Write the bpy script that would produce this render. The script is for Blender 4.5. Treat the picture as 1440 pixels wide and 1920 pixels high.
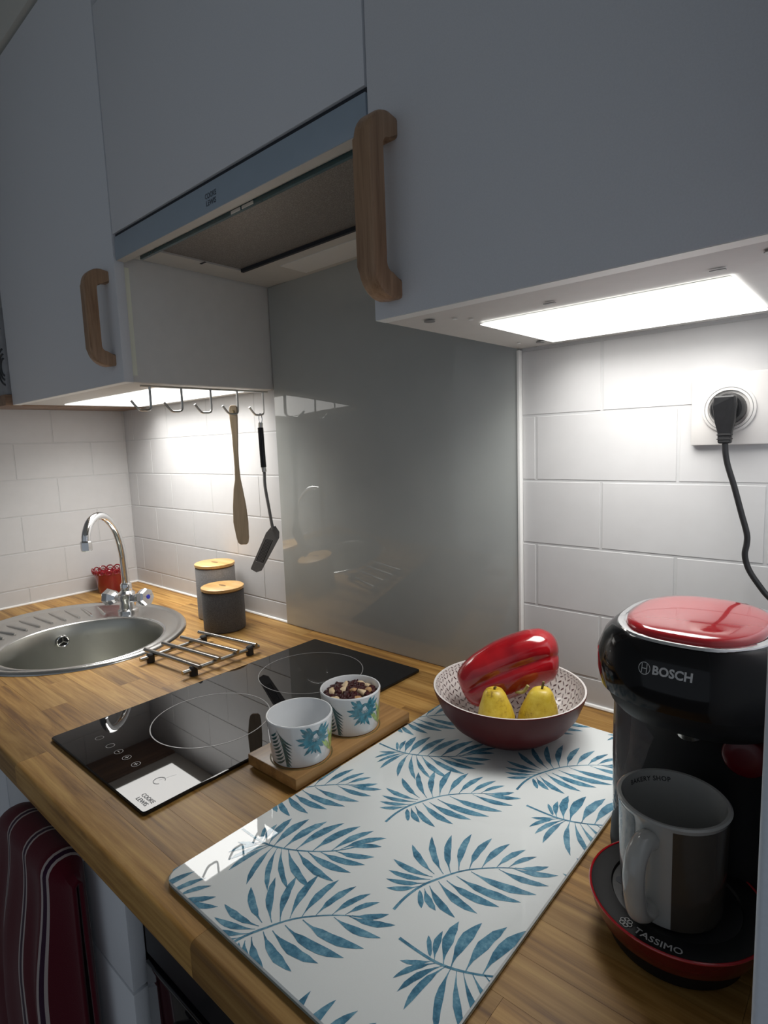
import bpy, bmesh, math, random
from mathutils import Vector, Matrix
from math import sin, cos, pi, radians as RAD

for o in list(bpy.data.objects): bpy.data.objects.remove(o)
S = bpy.context.scene
COL = S.collection

# ------------------------------------------------------------------ camera
cam = bpy.data.cameras.new('camera'); camo = bpy.data.objects.new('camera', cam); COL.objects.link(camo)
cam.sensor_fit = 'VERTICAL'; cam.sensor_height = 36.0; cam.lens = 1083.04 / 1920 * 36.0
cam.clip_start = 0.01; cam.clip_end = 50
_r = Vector((0.75282835, 0.65720482, -0.03648685)); _u = Vector((-0.05226685, 0.11494554, 0.99199582)); _f = Vector((-0.65613844, 0.74489552, -0.12088429))
M = Matrix((( _r.x, _u.x, -_f.x, 1.76424), (_r.y, _u.y, -_f.y, -0.82104), (_r.z, _u.z, -_f.z, 1.30820), (0, 0, 0, 1)))
camo.matrix_world = M
S.camera = camo

# ------------------------------------------------------------------ world (dim room light), exposure
W = bpy.data.worlds.new('room_light'); S.world = W; W.use_nodes = True
bg = W.node_tree.nodes['Background']; bg.inputs[0].default_value = (0.82, 0.90, 1.0, 1); bg.inputs[1].default_value = 0.27
S.view_settings.view_transform = 'Standard'; S.view_settings.look = 'None'
S.view_settings.exposure = 0.0; S.view_settings.gamma = 1.0; S.view_settings.use_curve_mapping = False
LED_R, LED_L = 2.2, 2.0        # glow of the diffusers
WATT_R, WATT_L = 1.06, 2.55      # light thrown by the panels
SPREAD = 136

# ------------------------------------------------------------------ key dimensions (metres)
ZC = 0.90                    # worktop
ZL, ZR = 1.4305, 1.4392      # undersides of the wall cabinets
XG1, XG2 = 0.7366, 1.3275    # splashback
DY = -0.3373                 # face of the wall cabinet doors
CF = -0.6103                 # worktop front
PX = 1.7365                  # tall side panel

# ------------------------------------------------------------------ materials
MATS = {}
class NT:
    def __init__(s, name):
        m = bpy.data.materials.new(name); m.use_nodes = True; s.m = m; s.t = m.node_tree; s.b = s.t.nodes['Principled BSDF']; MATS[name] = m
    def n(s, typ, **k):
        x = s.t.nodes.new(typ)
        for a, v in k.items(): setattr(x, a, v)
        return x
    def l(s, a, b): s.t.links.new(a, b)
    def set(s, **k):
        for a, v in k.items():
            i = s.b.inputs[a.replace('_', ' ')]
            i.default_value = (*v, 1) if isinstance(v, tuple) and len(v) == 3 else v
        return s
    def coord(s, scale=(1, 1, 1), rand=0.0):
        tc = s.n('ShaderNodeTexCoord'); out = tc.outputs['Object']
        if rand:
            oi = s.n('ShaderNodeObjectInfo'); ml = s.n('ShaderNodeMath', operation='MULTIPLY'); ml.inputs[1].default_value = rand
            s.l(oi.outputs['Random'], ml.inputs[0]); cb = s.n('ShaderNodeCombineXYZ')
            for i in range(3): s.l(ml.outputs[0], cb.inputs[i])
            ad = s.n('ShaderNodeVectorMath', operation='ADD'); s.l(out, ad.inputs[0]); s.l(cb.outputs[0], ad.inputs[1]); out = ad.outputs[0]
        mp = s.n('ShaderNodeMapping'); mp.inputs['Scale'].default_value = scale; s.l(out, mp.inputs[0]); return mp.outputs[0]
    def noise(s, vec, scale, detail=4, rough=.55, dist=0):
        n = s.n('ShaderNodeTexNoise'); n.inputs['Scale'].default_value = scale; n.inputs['Detail'].default_value = detail
        n.inputs['Roughness'].default_value = rough; n.inputs['Distortion'].default_value = dist
        s.l(vec, n.inputs['Vector']); return n.outputs['Fac']
    def ramp(s, fac, stops):
        r = s.n('ShaderNodeValToRGB'); e = r.color_ramp.elements
        while len(e) < len(stops): e.new(.5)
        for x, (p, c) in zip(e, stops): x.position = p; x.color = (*c, 1)
        s.l(fac, r.inputs[0]); return r.outputs[0]
    def bump(s, h, strength, dist=.001):
        b = s.n('ShaderNodeBump'); b.inputs['Strength'].default_value = strength; b.inputs['Distance'].default_value = dist
        s.l(h, b.inputs['Height']); s.l(b.outputs[0], s.b.inputs['Normal'])
def sc(c, k): return tuple(min(1, v * k) for v in c)
def plain(name, c, rough=.5, metal=0, coat=0, var=.06, scale=60, bump=0, spec=.5, coatr=.03):
    t = NT(name); t.set(Roughness=rough, Metallic=metal, Coat_Weight=coat, Coat_Roughness=coatr, Specular_IOR_Level=spec)
    f = t.noise(t.coord(), scale)
    t.l(t.ramp(f, [(.3, sc(c, 1 - var)), (.7, sc(c, 1 + var))]), t.b.inputs['Base Color'])
    if bump: t.bump(f, bump)
    return t.m
def wood(name, dark, mid, light, along='x', rough=.42, rand=7.0, tone=.22, scl=1.0, coat=.15):
    t = NT(name); st = {'x': (2.2, 34, 34), 'y': (34, 2.2, 34), 'z': (34, 34, 2.2)}[along]
    v = t.coord(tuple(a * scl for a in st), rand); f = t.noise(v, 1.0, 5, .62, 1.4)
    st2 = {'x': (6, 190, 190), 'y': (190, 6, 190), 'z': (190, 190, 6)}[along]
    f2 = t.noise(t.coord(tuple(a * scl for a in st2), rand), 1.0, 3, .6)
    mx = t.n('ShaderNodeMath', operation='MULTIPLY_ADD'); t.l(f2, mx.inputs[0]); mx.inputs[1].default_value = .50; 
    sb = t.n('ShaderNodeMath', operation='SUBTRACT'); t.l(f, sb.inputs[0]); sb.inputs[1].default_value = .25; t.l(sb.outputs[0], mx.inputs[2])
    c = t.ramp(mx.outputs[0], [(.28, dark), (.48, mid), (.72, light)])
    if tone:
        oi = t.n('ShaderNodeObjectInfo'); hs = t.n('ShaderNodeHueSaturation'); mr = t.n('ShaderNodeMapRange')
        mr.inputs['To Min'].default_value = 1 - tone; mr.inputs['To Max'].default_value = 1 + tone
        t.l(oi.outputs['Random'], mr.inputs['Value']); t.l(mr.outputs[0], hs.inputs['Value']); t.l(c, hs.inputs['Color']); c = hs.outputs[0]
    t.l(c, t.b.inputs['Base Color']); t.set(Roughness=rough, Coat_Weight=coat, Coat_Roughness=.2); t.bump(mx.outputs[0], .12, .0006)
    return t.m
def metal(name, c, rough, brushed=None, aniso=0):
    t = NT(name); t.set(Base_Color=c, Metallic=1.0, Roughness=rough)
    if brushed:
        f = t.noise(t.coord(brushed), 1.0, 3); mr = t.n('ShaderNodeMapRange'); mr.inputs['To Min'].default_value = rough * .75; mr.inputs['To Max'].default_value = rough * 1.3
        t.l(f, mr.inputs['Value']); t.l(mr.outputs[0], t.b.inputs['Roughness']); t.bump(f, .05, .0003)
    return t.m
def emit(name, c, k):
    t = NT(name); t.set(Base_Color=(.9, .9, .9), Emission_Color=c, Emission_Strength=k); return t.m

plain('tile', (.60, .595, .595), .5, coat=0, var=.02, scale=25, spec=.3)
plain('grout', (.56, .56, .56), .7, var=.03)
plain('wall_paint', (.72, .72, .70), .75, var=.02, scale=8)
plain('ceiling_paint', (.62, .62, .58), .8, var=.02, scale=8)
plain('floor_vinyl', (.22, .20, .18), .6, var=.1, scale=12)
plain('caulk', (.88, .88, .86), .45, var=.01)
plain('door_paint', (.76, .785, .83), .48, var=.025, scale=700, bump=.03)
plain('carcass', (.74, .735, .71), .5, var=.02, scale=40)
plain('edge_band', (.86, .87, .85), .4, var=.01)
plain('edge_cream', (.96, .98, .84), .4, var=.01)
plain('hood_front', (.36, .45, .54), .28, var=.02, scale=30, coat=.3)
plain('hood_white', (.66, .65, .61), .4, var=.02)
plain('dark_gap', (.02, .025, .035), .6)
plain('visor_glass', (.02, .10, .13), .05, coat=1)
plain('logo_grey', (.10, .12, .15), .4)
wood('oak_counter', (.165, .072, .015), (.375, .195, .047), (.56, .335, .105), 'x', coat=.03, rough=.5)
wood('oak_handle', (.24, .135, .075), (.37, .225, .130), (.47, .30, .185), 'z', tone=0, scl=1.5, coat=.05)
wood('shelf_wood', (.10, .055, .03), (.22, .125, .07), (.33, .20, .12), 'y', tone=0)
wood('bamboo', (.55, .30, .09), (.68, .40, .14), (.78, .50, .20), 'x', tone=.08, coat=.3)
wood('tray_wood', (.22, .115, .040), (.36, .19, .065), (.46, .26, .095), 'y', tone=0, coat=.2)
wood('spatula_wood', (.42, .32, .20), (.56, .43, .28), (.66, .53, .37), 'z', tone=0, coat=0)
metal('chrome', (.82, .83, .84), .07)
metal('steel', (.60, .60, .585), .24, (8, 60, 60))
metal('steel_bowl', (.50, .50, .46), .33, (300, 300, 8))
metal('steel_bar', (.48, .465, .44), .25, (30, 30, 30))
metal('wire', (.60, .60, .58), .3)
plain('black_plastic', (.012, .012, .013), .38, var=.15, scale=200)
plain('black_gloss', (.005, .005, .006), .10, coat=0, spec=.35, var=.05)
plain('black_matte', (.010, .010, .011), .5, spec=.25, var=.1, scale=400)
plain('black_rubber', (.012, .012, .013), .6)
plain('grey_nylon', (.17, .17, .17), .45, var=.08, scale=300)
plain('hob_glass', (.005, .005, .006), .02, coat=0, var=.05)
plain('hob_print', (.30, .30, .30), .3)
plain('mat_white', (.84, .875, .87), .6, coat=1, var=.012, scale=900, spec=0, coatr=.005)
plain('mat_edge', (.28, .36, .36), .08, coat=1)
plain('mat_under', (.03, .03, .03), .6)
plain('porcelain', (.80, .82, .84), .10, coat=.6, var=.01)
plain('bowl_red', (.088, .010, .010), .42, var=.10, scale=20, spec=.25)
plain('bowl_white', (.76, .72, .69), .2, coat=.5, var=.02)
plain('dash_ink', (.07, .02, .03), .3)
plain('socket_white', (.66, .64, .62), .35, var=.01, spec=.3)
plain('red_plastic', (.50, .012, .02), .10, coat=1, var=.03)
plain('red_dark', (.13, .002, .005), .25, coat=.2, var=.03)
plain('red_button', (.10, .002, .006), .3, coat=0, var=.03)
plain('red_enamel', (.24, .006, .014), .16, coat=.6, var=.05)
plain('silver_print', (.55, .55, .55), .35)
plain('mug_white', (.42, .42, .405), .14, coat=.5, var=.015)
plain('mug_brown', (.062, .052, .042), .22, coat=.4, var=.04)
plain('mug_grey', (.14, .14, .137), .25, coat=.4, var=.35, scale=90)
plain('ink_black', (.02, .02, .02), .4)
plain('can_dark', (.085, .083, .085), .62, var=.35, scale=420, bump=.08)
plain('can_light', (.27, .26, .255), .62, var=.22, scale=420, bump=.08)
plain('can_seal', (.20, .11, .04), .5)
plain('panel_paint', (.78, .84, .93), .4, var=.02, scale=500)
plain('tap_blue', (.02, .03, .35), .3)
plain('tap_red', (.5, .02, .02), .3)
plain('cranberry', (.050, .009, .010), .5, var=.5, scale=300, spec=.25)
plain('nut_pale', (.72, .55, .34), .5, var=.12, scale=200)
plain('nut_tan', (.46, .26, .11), .5, var=.2, scale=200)
plain('screw_grey', (.33, .33, .33), .4, metal=.6)
plain('leaf_teal', (.055, .24, .32), .15, coat=.6, var=.55, scale=160)
plain('leaf_dark', (.045, .12, .13), .15, coat=.6, var=.4, scale=160)
plain('leaf_green', (.36, .52, .16), .15, coat=.6, var=.4, scale=160)
plain('oven_glass', (.006, .006, .008), .08, coat=1)
plain('oven_black', (.012, .012, .014), .4)
plain('picture_grey', (.30, .31, .33), .6, var=.12, scale=30)
plain('picture_line', (.04, .045, .05), .5)
emit('led_right', (1.0, .985, .95), LED_R)
emit('led_left', (1.0, .985, .95), LED_L)
# frond print: watercolour blues
t = NT('frond_ink'); t.set(Roughness=.6, Coat_Weight=1.0, Coat_Roughness=.005, Specular_IOR_Level=0.0)
f = t.noise(t.coord(), 75, 5, .6); f2 = t.noise(t.coord(), 420, 3)
mx = t.n('ShaderNodeMath', operation='MULTIPLY_ADD'); t.l(f2, mx.inputs[0]); mx.inputs[1].default_value = .35
sb = t.n('ShaderNodeMath', operation='SUBTRACT'); t.l(f, sb.inputs[0]); sb.inputs[1].default_value = .17; t.l(sb.outputs[0], mx.inputs[2])
t.l(t.ramp(mx.outputs[0], [(.30, (.055, .15, .235)), (.48, (.10, .265, .385)), (.72, (.24, .46, .58))]), t.b.inputs['Base Color'])
# pepper and fruit skins
t = NT('pepper_skin'); t.set(Roughness=.14, Coat_Weight=.8, Coat_Roughness=.05, Subsurface_Weight=.05)
t.l(t.ramp(t.noise(t.coord(), 22, 3), [(.3, (.22, .003, .008)), (.7, (.42, .008, .013))]), t.b.inputs['Base Color'])
t = NT('pear_skin'); t.set(Roughness=.42, Coat_Weight=.15)
f = t.noise(t.coord(), 130, 6, .7); f2 = t.noise(t.coord(), 28, 2)
mm = t.n('ShaderNodeMath', operation='MULTIPLY_ADD'); t.l(f, mm.inputs[0]); mm.inputs[1].default_value = .6
s2 = t.n('ShaderNodeMath', operation='MULTIPLY'); t.l(f2, s2.inputs[0]); s2.inputs[1].default_value = .4; t.l(s2.outputs[0], mm.inputs[2])
t.l(t.ramp(mm.outputs[0], [(.33, (.25, .15, .02)), (.44, (.58, .40, .03)), (.62, (.68, .52, .07))]), t.b.inputs['Base Color']); t.bump(f, .15, .001)
plain('stem_brown', (.16, .12, .04), .6, var=.3, scale=200)
plain('stem_green', (.42, .38, .14), .5, var=.2, scale=200)
# grease filter mesh
t = NT('filter_mesh'); t.set(Metallic=.7, Roughness=.5)
vo = t.n('ShaderNodeTexVoronoi'); vo.inputs['Scale'].default_value = 1.0; t.l(t.coord((520, 520, 520)), vo.inputs['Vector'])
t.l(t.ramp(vo.outputs['Distance'], [(.1, (.20, .185, .175)), (.8, (.36, .34, .32))]), t.b.inputs['Base Color']); t.bump(vo.outputs['Distance'], .15, .0005)
# towel: burgundy with paired pale stripes (a woven pattern along the UV)
t = NT('towel_cloth'); t.set(Roughness=.95, Specular_IOR_Level=.1, Sheen_Weight=.2)
uv = t.n('ShaderNodeUVMap'); sx = t.n('ShaderNodeSeparateXYZ'); t.l(uv.outputs[0], sx.inputs[0])
sclx = t.n('ShaderNodeMath', operation='MULTIPLY'); t.l(sx.outputs[0], sclx.inputs[0]); sclx.inputs[1].default_value = 4.2
fr = t.n('ShaderNodeMath', operation='FRACT'); t.l(sclx.outputs[0], fr.inputs[0])
r = t.n('ShaderNodeValToRGB'); r.color_ramp.interpolation = 'CONSTANT'; e = r.color_ramp.elements
base, st = (.085, .004, .012, 1), (.42, .36, .35, 1)
for p, c in [(0, base), (.40, st), (.455, (.03, .005, .025, 1)), (.545, st), (.60, base)]:
    x = e[0] if p == 0 else (e[1] if p == .40 else e.new(p)); x.position = p; x.color = c
t.l(fr.outputs[0], r.inputs[0]); t.l(r.outputs[0], t.b.inputs['Base Color']); t.bump(t.noise(t.coord(), 900, 2), .3, .001)
# splashback: silver-grey lacquered glass
t = NT('splash_glass'); t.set(Roughness=.5, Coat_Weight=1.0, Coat_Roughness=.01, Specular_IOR_Level=.2)
t.l(t.ramp(t.noise(t.coord((3, 3, 3)), 4, 3), [(.3, (.44, .46, .445)), (.7, (.465, .485, .465))]), t.b.inputs['Base Color'])
# smoked tank plastic
t = NT('tank_plastic'); t.set(Base_Color=(.75, .68, .68), Roughness=.04, Transmission_Weight=.9, IOR=1.3)
# small socket hole etc. reuse black_plastic

# ------------------------------------------------------------------ mesh helpers
def tag(o, label=None, cat=None, group=None, kind=None):
    if label: o['label'] = label
    if cat: o['category'] = cat
    if group: o['group'] = group
    if kind: o['kind'] = kind
    return o
def thing(name, label, cat, loc, group=None):
    o = bpy.data.objects.new(name, None); COL.objects.link(o); o.location = loc; o.empty_display_size = .02
    return tag(o, label, cat, group)
def link(name, me, mat, parent=None, smooth=False, label=None):
    if mat and not len(me.materials): me.materials.append(MATS[mat])
    if smooth:
        me.polygons.foreach_set('use_smooth', [True] * len(me.polygons))
        try: me.set_sharp_from_angle(angle=RAD(smooth if smooth is not True else 38))
        except Exception: pass
    o = bpy.data.objects.new(name, me); COL.objects.link(o)
    if parent is not None:
        o.parent = parent
        if parent.type == 'EMPTY': o.matrix_parent_inverse = Matrix.Translation(-Vector(parent.location))
    if label: o['label'] = label
    return o
def bm_obj(name, bm, mat, parent=None, smooth=False, label=None):
    bmesh.ops.recalc_face_normals(bm, faces=bm.faces)
    me = bpy.data.meshes.new(name); bm.to_mesh(me); bm.free()
    return link(name, me, mat, parent, smooth, label)
def add_box(bm, x0, x1, y0, y1, z0, z1, bev=0, seg=2):
    vs = [bm.verts.new(p) for p in ((x0, y0, z0), (x1, y0, z0), (x1, y1, z0), (x0, y1, z0), (x0, y0, z1), (x1, y0, z1), (x1, y1, z1), (x0, y1, z1))]
    fs = [bm.faces.new([vs[i] for i in q]) for q in ((0, 3, 2, 1), (4, 5, 6, 7), (0, 1, 5, 4), (1, 2, 6, 5), (2, 3, 7, 6), (3, 0, 4, 7))]
    if bev:
        es = list({e for f in fs for e in f.edges})
        bmesh.ops.bevel(bm, geom=es, offset=bev, segments=seg, profile=.5, affect='EDGES')
def box(name, x0, x1, y0, y1, z0, z1, mat, parent=None, bev=0, seg=2, label=None):
    bm = bmesh.new(); add_box(bm, x0, x1, y0, y1, z0, z1, bev, seg)
    return bm_obj(name, bm, mat, parent, 40 if bev else False, label)
def ring(cx, cy, z, a, b, n=2.0, seg=48):
    out = []
    for i in range(seg):
        t = 2 * pi * i / seg; c, s = cos(t), sin(t)
        out.append((cx + a * math.copysign(abs(c) ** (2 / n), c), cy + b * math.copysign(abs(s) ** (2 / n), s), z))
    return out
def add_loft(bm, rings, cap0=True, cap1=True):
    R = [[bm.verts.new(p) for p in r] for r in rings]; n = len(R[0])
    for a, b in zip(R, R[1:]):
        for i in range(n): bm.faces.new((a[i], a[(i + 1) % n], b[(i + 1) % n], b[i]))
    if cap0: bm.faces.new(R[0][::-1])
    if cap1: bm.faces.new(R[-1])
    return R
def loft(name, rings, mat, parent=None, cap0=True, cap1=True, smooth=True, label=None):
    bm = bmesh.new(); add_loft(bm, rings, cap0, cap1); return bm_obj(name, bm, mat, parent, smooth, label)
def lathe(name, prof, cx, cy, mat, parent=None, seg=48, cap0=True, cap1=True, smooth=True, label=None):
    return loft(name, [ring(cx, cy, z, r, r, 2, seg) for r, z in prof], mat, parent, cap0, cap1, smooth, label)
def smooth_path(P, k=6):
    P = [Vector(p) for p in P]; out = []
    for i in range(len(P) - 1):
        p0, p1, p2, p3 = P[max(i - 1, 0)], P[i], P[i + 1], P[min(i + 2, len(P) - 1)]
        for j in range(k):
            t = j / k
            out.append(.5 * ((2 * p1) + (p2 - p0) * t + (2 * p0 - 5 * p1 + 4 * p2 - p3) * t * t + (3 * p1 - p0 - 3 * p2 + p3) * t ** 3))
    return out + [P[-1]]
def add_tube(bm, P, r, seg=12, flat=1.0):
    P = [Vector(p) for p in P]; rr = r if isinstance(r, (list, tuple)) else [r] * len(P); rings = []
    d0 = (P[1] - P[0]).normalized(); up = Vector((0, 0, 1)) if abs(d0.z) < .9 else Vector((1, 0, 0))
    n = (up - d0 * up.dot(d0)).normalized()
    for i, p in enumerate(P):
        d = (P[min(i + 1, len(P) - 1)] - P[max(i - 1, 0)]).normalized(); n = (n - d * n.dot(d)).normalized(); b = d.cross(n)
        rings.append([tuple(p + (n * cos(2 * pi * k / seg) * flat + b * sin(2 * pi * k / seg)) * rr[i]) for k in range(seg)])
    add_loft(bm, rings)
def tube(name, P, r, mat, parent=None, seg=12, k=6, label=None, flat=1.0):
    bm = bmesh.new(); add_tube(bm, smooth_path(P, k) if k > 1 else P, r, seg, flat); return bm_obj(name, bm, mat, parent, True, label)
def torus(name, c, R, r, mat, parent=None, axis='z', seg=40, sg=8):
    bm = bmesh.new(); V = []
    for i in range(seg):
        a = 2 * pi * i / seg; row = []
        for j in range(sg):
            b = 2 * pi * j / sg; x, y, z = (R + r * cos(b)) * cos(a), (R + r * cos(b)) * sin(a), r * sin(b)
            p = {'z': (x, y, z), 'y': (x, z, y), 'x': (z, x, y)}[axis]; row.append(bm.verts.new((c[0] + p[0], c[1] + p[1], c[2] + p[2])))
        V.append(row)
    for i in range(seg):
        for j in range(sg): bm.faces.new((V[i][j], V[(i + 1) % seg][j], V[(i + 1) % seg][(j + 1) % sg], V[i][(j + 1) % sg]))
    return bm_obj(name, bm, mat, parent, True)
def prism(name, pts, fn, depth, mat, parent=None, smooth=False, label=None):
    """pts: 2-D outline; fn(u, v, w) gives the 3-D point, w in {0, depth}"""
    bm = bmesh.new(); add_loft(bm, [[fn(u, v, 0) for u, v in pts], [fn(u, v, depth) for u, v in pts]]); return bm_obj(name, bm, mat, parent, smooth, label)
def text_mesh(s, size, bold=0.0, spacing=1.0):
    cu = bpy.data.curves.new('t', 'FONT'); cu.body = s; cu.size = size; cu.align_x = 'CENTER'; cu.align_y = 'CENTER'; cu.offset = bold; cu.resolution_u = 3; cu.space_character = spacing
    o = bpy.data.objects.new('t', cu); COL.objects.link(o); dg = bpy.context.evaluated_depsgraph_get()
    me = bpy.data.meshes.new_from_object(o.evaluated_get(dg)); bpy.data.objects.remove(o); me.materials.clear(); return me
def text(name, s, size, fn, mat, parent, bold=0.0, spacing=1.0, label=None):
    me = text_mesh(s, size, bold, spacing)
    for v in me.vertices: v.co = fn(v.co.x, v.co.y)
    return link(name, me, mat, parent, False, label)

# ------------------------------------------------------------------ room shell
wb = box('wall_back', -0.12, 2.6, .0007, .12, 0, 2.5, 'grout'); tag(wb, 'back wall clad in white brick-pattern tiles behind the worktop', 'wall', kind='structure')
wl = box('wall_left', -0.12, -.0007, -3.0, .0018, 0, 2.5, 'grout'); tag(wl, 'left wall clad in white brick-pattern tiles behind the sink', 'wall', kind='structure')
fl = box('floor', -0.12, 3.0, -3.0, .12, -.05, 0, 'floor_vinyl'); tag(fl, 'dark kitchen floor below the base cabinets', 'floor', kind='structure')
ce = box('ceiling', -0.12, 3.0, -3.0, .12, 2.5, 2.55, 'ceiling_paint'); tag(ce, 'pale ceiling above the wall cabinets', 'ceiling', kind='structure')
bh = box('trim_1', 0.0, .742, -.345, 0, 2.150, 2.5, 'ceiling_paint', bev=.001); tag(bh, 'beige bulkhead above the left wall cabinet', 'bulkhead', kind='structure')

def tile_field(parent, a0, a1, z0, z1, place, off):
    """running bond of 0.20 x 0.10 tiles; place(a, depth, z) -> xyz"""
    meshes = {}
    g = .0014; zrow = [.945 + .0985 * k for k in range(-1, 6)]
    for k, zz in enumerate(zrow):
        b0, b1 = max(zz + g, z0), min(zz + .0985 - g, z1)
        if b1 - b0 < .008: continue
        s = a0 - .4 + ((off + (.1 if k % 2 else 0) - (a0 - .4)) % .2) - .2
        while s < a1:
            c0, c1 = max(s + g, a0), min(s + .2 - g, a1); s += .2
            if c1 - c0 < .006: continue
            key = (round(c1 - c0, 4), round(b1 - b0, 4))
            if key not in meshes:
                w, h = key; bm = bmesh.new(); add_box(bm, 0, w, -.0018, -.0002, 0, h); 
                for v in bm.verts:
                    if v.co.y < -.001: v.co.x += .0008 * (1 if v.co.x < w / 2 else -1); v.co.z += .0008 * (1 if v.co.z < h / 2 else -1)
                me = bpy.data.meshes.new('tile'); bmesh.ops.recalc_face_normals(bm, faces=bm.faces); bm.to_mesh(me); bm.free(); me.materials.append(MATS['tile']); meshes[key] = me
            o = bpy.data.objects.new('tile', meshes[key]); COL.objects.link(o); o.parent = parent; place(o, c0, c1, b0)
def pl_back(o, c0, c1, z): o.location = (c0, .0018, z)
def pl_left(o, c0, c1, z): o.rotation_euler = (0, 0, RAD(90)); o.location = (-.0018, c0, z)
tile_field(wb, 0.0, XG1 - .001, .9, ZL + .01, pl_back, 1.455 - .1)
tile_field(wb, XG2 + .005, PX + .02, .9, ZR + .01, pl_back, 1.455 - .1)
tile_field(wl, -.72, 0.0, .9, ZL + .02, pl_left, -.205 + .1)
# sealant beads along the worktop
def bead(name, P, label):
    o = tube(name, P, .0035, 'caulk', None, 8, 1); tag(o, label, 'sealant', kind='structure')
bead('trim_2', [(0, -.001, ZC + .002), (PX, -.001, ZC + .002)], 'white sealant bead between worktop and back wall')
bead('trim_3', [(.001, 0, ZC + .002), (.001, -.62, ZC + .002)], 'white sealant bead between worktop and left wall')

# splashback
sp = thing('glass_splashback', 'glossy silver-grey glass splashback behind the hob', 'splashback', (1.03, 0, ZC))
box('glass_pane', XG1, XG2, -.006, .0015, ZC + .001, 1.645, 'splash_glass', sp, bev=.0012)
box('edge_strip', XG2, XG2 + .005, -.0085, .0015, ZC + .001, ZR - .001, 'caulk', sp, bev=.001, label='thin white edge strip')

# ------------------------------------------------------------------ worktop: oak staves, one by one
wt = thing('worktop', 'oak stave worktop running under sink, hob and coffee machine', 'worktop', (.87, -.3, ZC))
random.seed(11)
SKX, SKY, SRX, SRY = .3845, -.334, .270, .230       # sink outline
bm = bmesh.new(); add_loft(bm, [ring(SKX, SKY, z, SRX - .012, SRY - .012, 2, 64) for z in (.8, 1.0)])
bmesh.ops.recalc_face_normals(bm, faces=bm.faces); cm = bpy.data.meshes.new('cut'); bm.to_mesh(cm); bm.free()
cutter = bpy.data.objects.new('cut', cm); COL.objects.link(cutter)
rows = 15; y1 = -.0005; hgt = (y1 - CF) / rows; todo = []
for k in range(rows):
    ya = CF + k * hgt; yb = ya + hgt; x = .0005 - random.uniform(0, .35)
    while x < PX - .001:
        L = random.uniform(.28, .62); c0, c1 = max(x, .0005), min(x + L, PX - .001); x += L
        if c1 - c0 < .02: continue
        bm = bmesh.new(); add_box(bm, c0 + .00012, c1 - .00012, ya + .00012, yb - .00012, ZC - .038, ZC)
        if k == 0:
            es = [e for e in bm.edges if all(abs(v.co.y - ya) < .001 for v in e.verts) and abs(e.verts[0].co.z - e.verts[1].co.z) < 1e-5]
            bmesh.ops.bevel(bm, geom=es, offset=.006, segments=4, profile=.5, affect='EDGES')
        o = bm_obj('stave', bm, 'oak_counter', wt, 40 if k == 0 else False)
        corners = [(c0, ya), (c1, ya), (c0, yb), (c1, yb), (min(max(SKX, c0), c1), min(max(SKY, ya), yb))]
        if any(((a - SKX) / SRX) ** 2 + ((b - SKY) / SRY) ** 2 < 1 for a, b in corners): todo.append(o)
for o in todo:
    m = o.modifiers.new('b', 'BOOLEAN'); m.operation = 'DIFFERENCE'; m.object = cutter; m.solver = 'EXACT'
dg = bpy.context.evaluated_depsgraph_get(); dg.update(); new = []
for o in todo: new.append((o, bpy.data.meshes.new_from_object(o.evaluated_get(dg))))
for o, me in new:
    o.modifiers.clear()
    if not len(me.polygons): bpy.data.objects.remove(o); continue
    bm = bmesh.new(); bm.from_mesh(me); left = set(bm.verts); comps = []
    while left:
        st_ = [left.pop()]; cset = set(st_)
        while st_:
            for e_ in st_.pop().link_edges:
                for w_ in e_.verts:
                    if w_ in left: left.discard(w_); cset.add(w_); st_.append(w_)
        comps.append({v.index for v in cset})
    bm.free()
    for ci, cs in enumerate(comps):
        bm = bmesh.new(); bm.from_mesh(me); bm.verts.ensure_lookup_table(); bmesh.ops.delete(bm, geom=[v for v in bm.verts if v.index not in cs], context='VERTS')
        if ci == 0: m2 = bpy.data.meshes.new('stave'); bm.to_mesh(m2); m2.materials.append(MATS['oak_counter']); o.data = m2; bm.free()
        else: bm_obj('stave', bm, 'oak_counter', wt)
bpy.data.objects.remove(cutter)

# ------------------------------------------------------------------ base cabinets, oven, tall panel
def front_thing(name, label, cat, x0, x1, parts, carcass=True):
    t = thing(name, label, cat, ((x0 + x1) / 2, -.3, 0))
    if carcass: box('body', x0 + .001, x1 - .001, -.57, -.003, .10, .66, 'carcass', t)
    for nm, a, b, c, d in parts: box(nm, a, b, -.59, -.572, c, d, 'door_paint', t, bev=.0015)
    return t
front_thing('base_cabinet', 'pale blue-grey sink base cabinet with plain doors', 'cabinet', 0.01, .772, [('door', .012, .388, .12, .856), ('door', .392, .7695, .12, .856)])
dr = front_thing('base_cabinet', 'pale blue-grey drawer base cabinet under the hob behind the towel', 'cabinet', .774, 1.168, [('drawer_front', .7745, 1.1675, .7165, .856), ('drawer_front', .7745, 1.1675, .42, .7125), ('drawer_front', .7745, 1.1675, .12, .416)])
tl = thing('towel_rail', 'slim rail on the drawer front holding the striped towel', 'rail', (.95, -.605, .82))
tube('bar', [(.89, -.614, .829), (1.075, -.614, .829)], .005, 'wire', tl, 10, 1)
for x in (.90, 1.065): tube('bracket', [(x, -.589, .829), (x, -.614, .829)], .004, 'wire', tl, 8, 1)
ov = thing('oven', 'black built-in oven under the right end of the worktop', 'oven', (1.45, -.3, .1))
box('body', 1.172, PX - .004, -.555, -.01, .10, .855, 'oven_black', ov)
box('control_panel', 1.175, PX - .006, -.575, -.556, .76, .853, 'oven_black', ov, bev=.002)
box('door', 1.175, PX - .006, -.578, -.556, .20, .752, 'oven_glass', ov, bev=.003)
hd = tube('handle', [(1.22, -.606, .715), (PX - .05, -.606, .715)], .008, 'black_plastic', ov, 12, 1)
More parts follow.
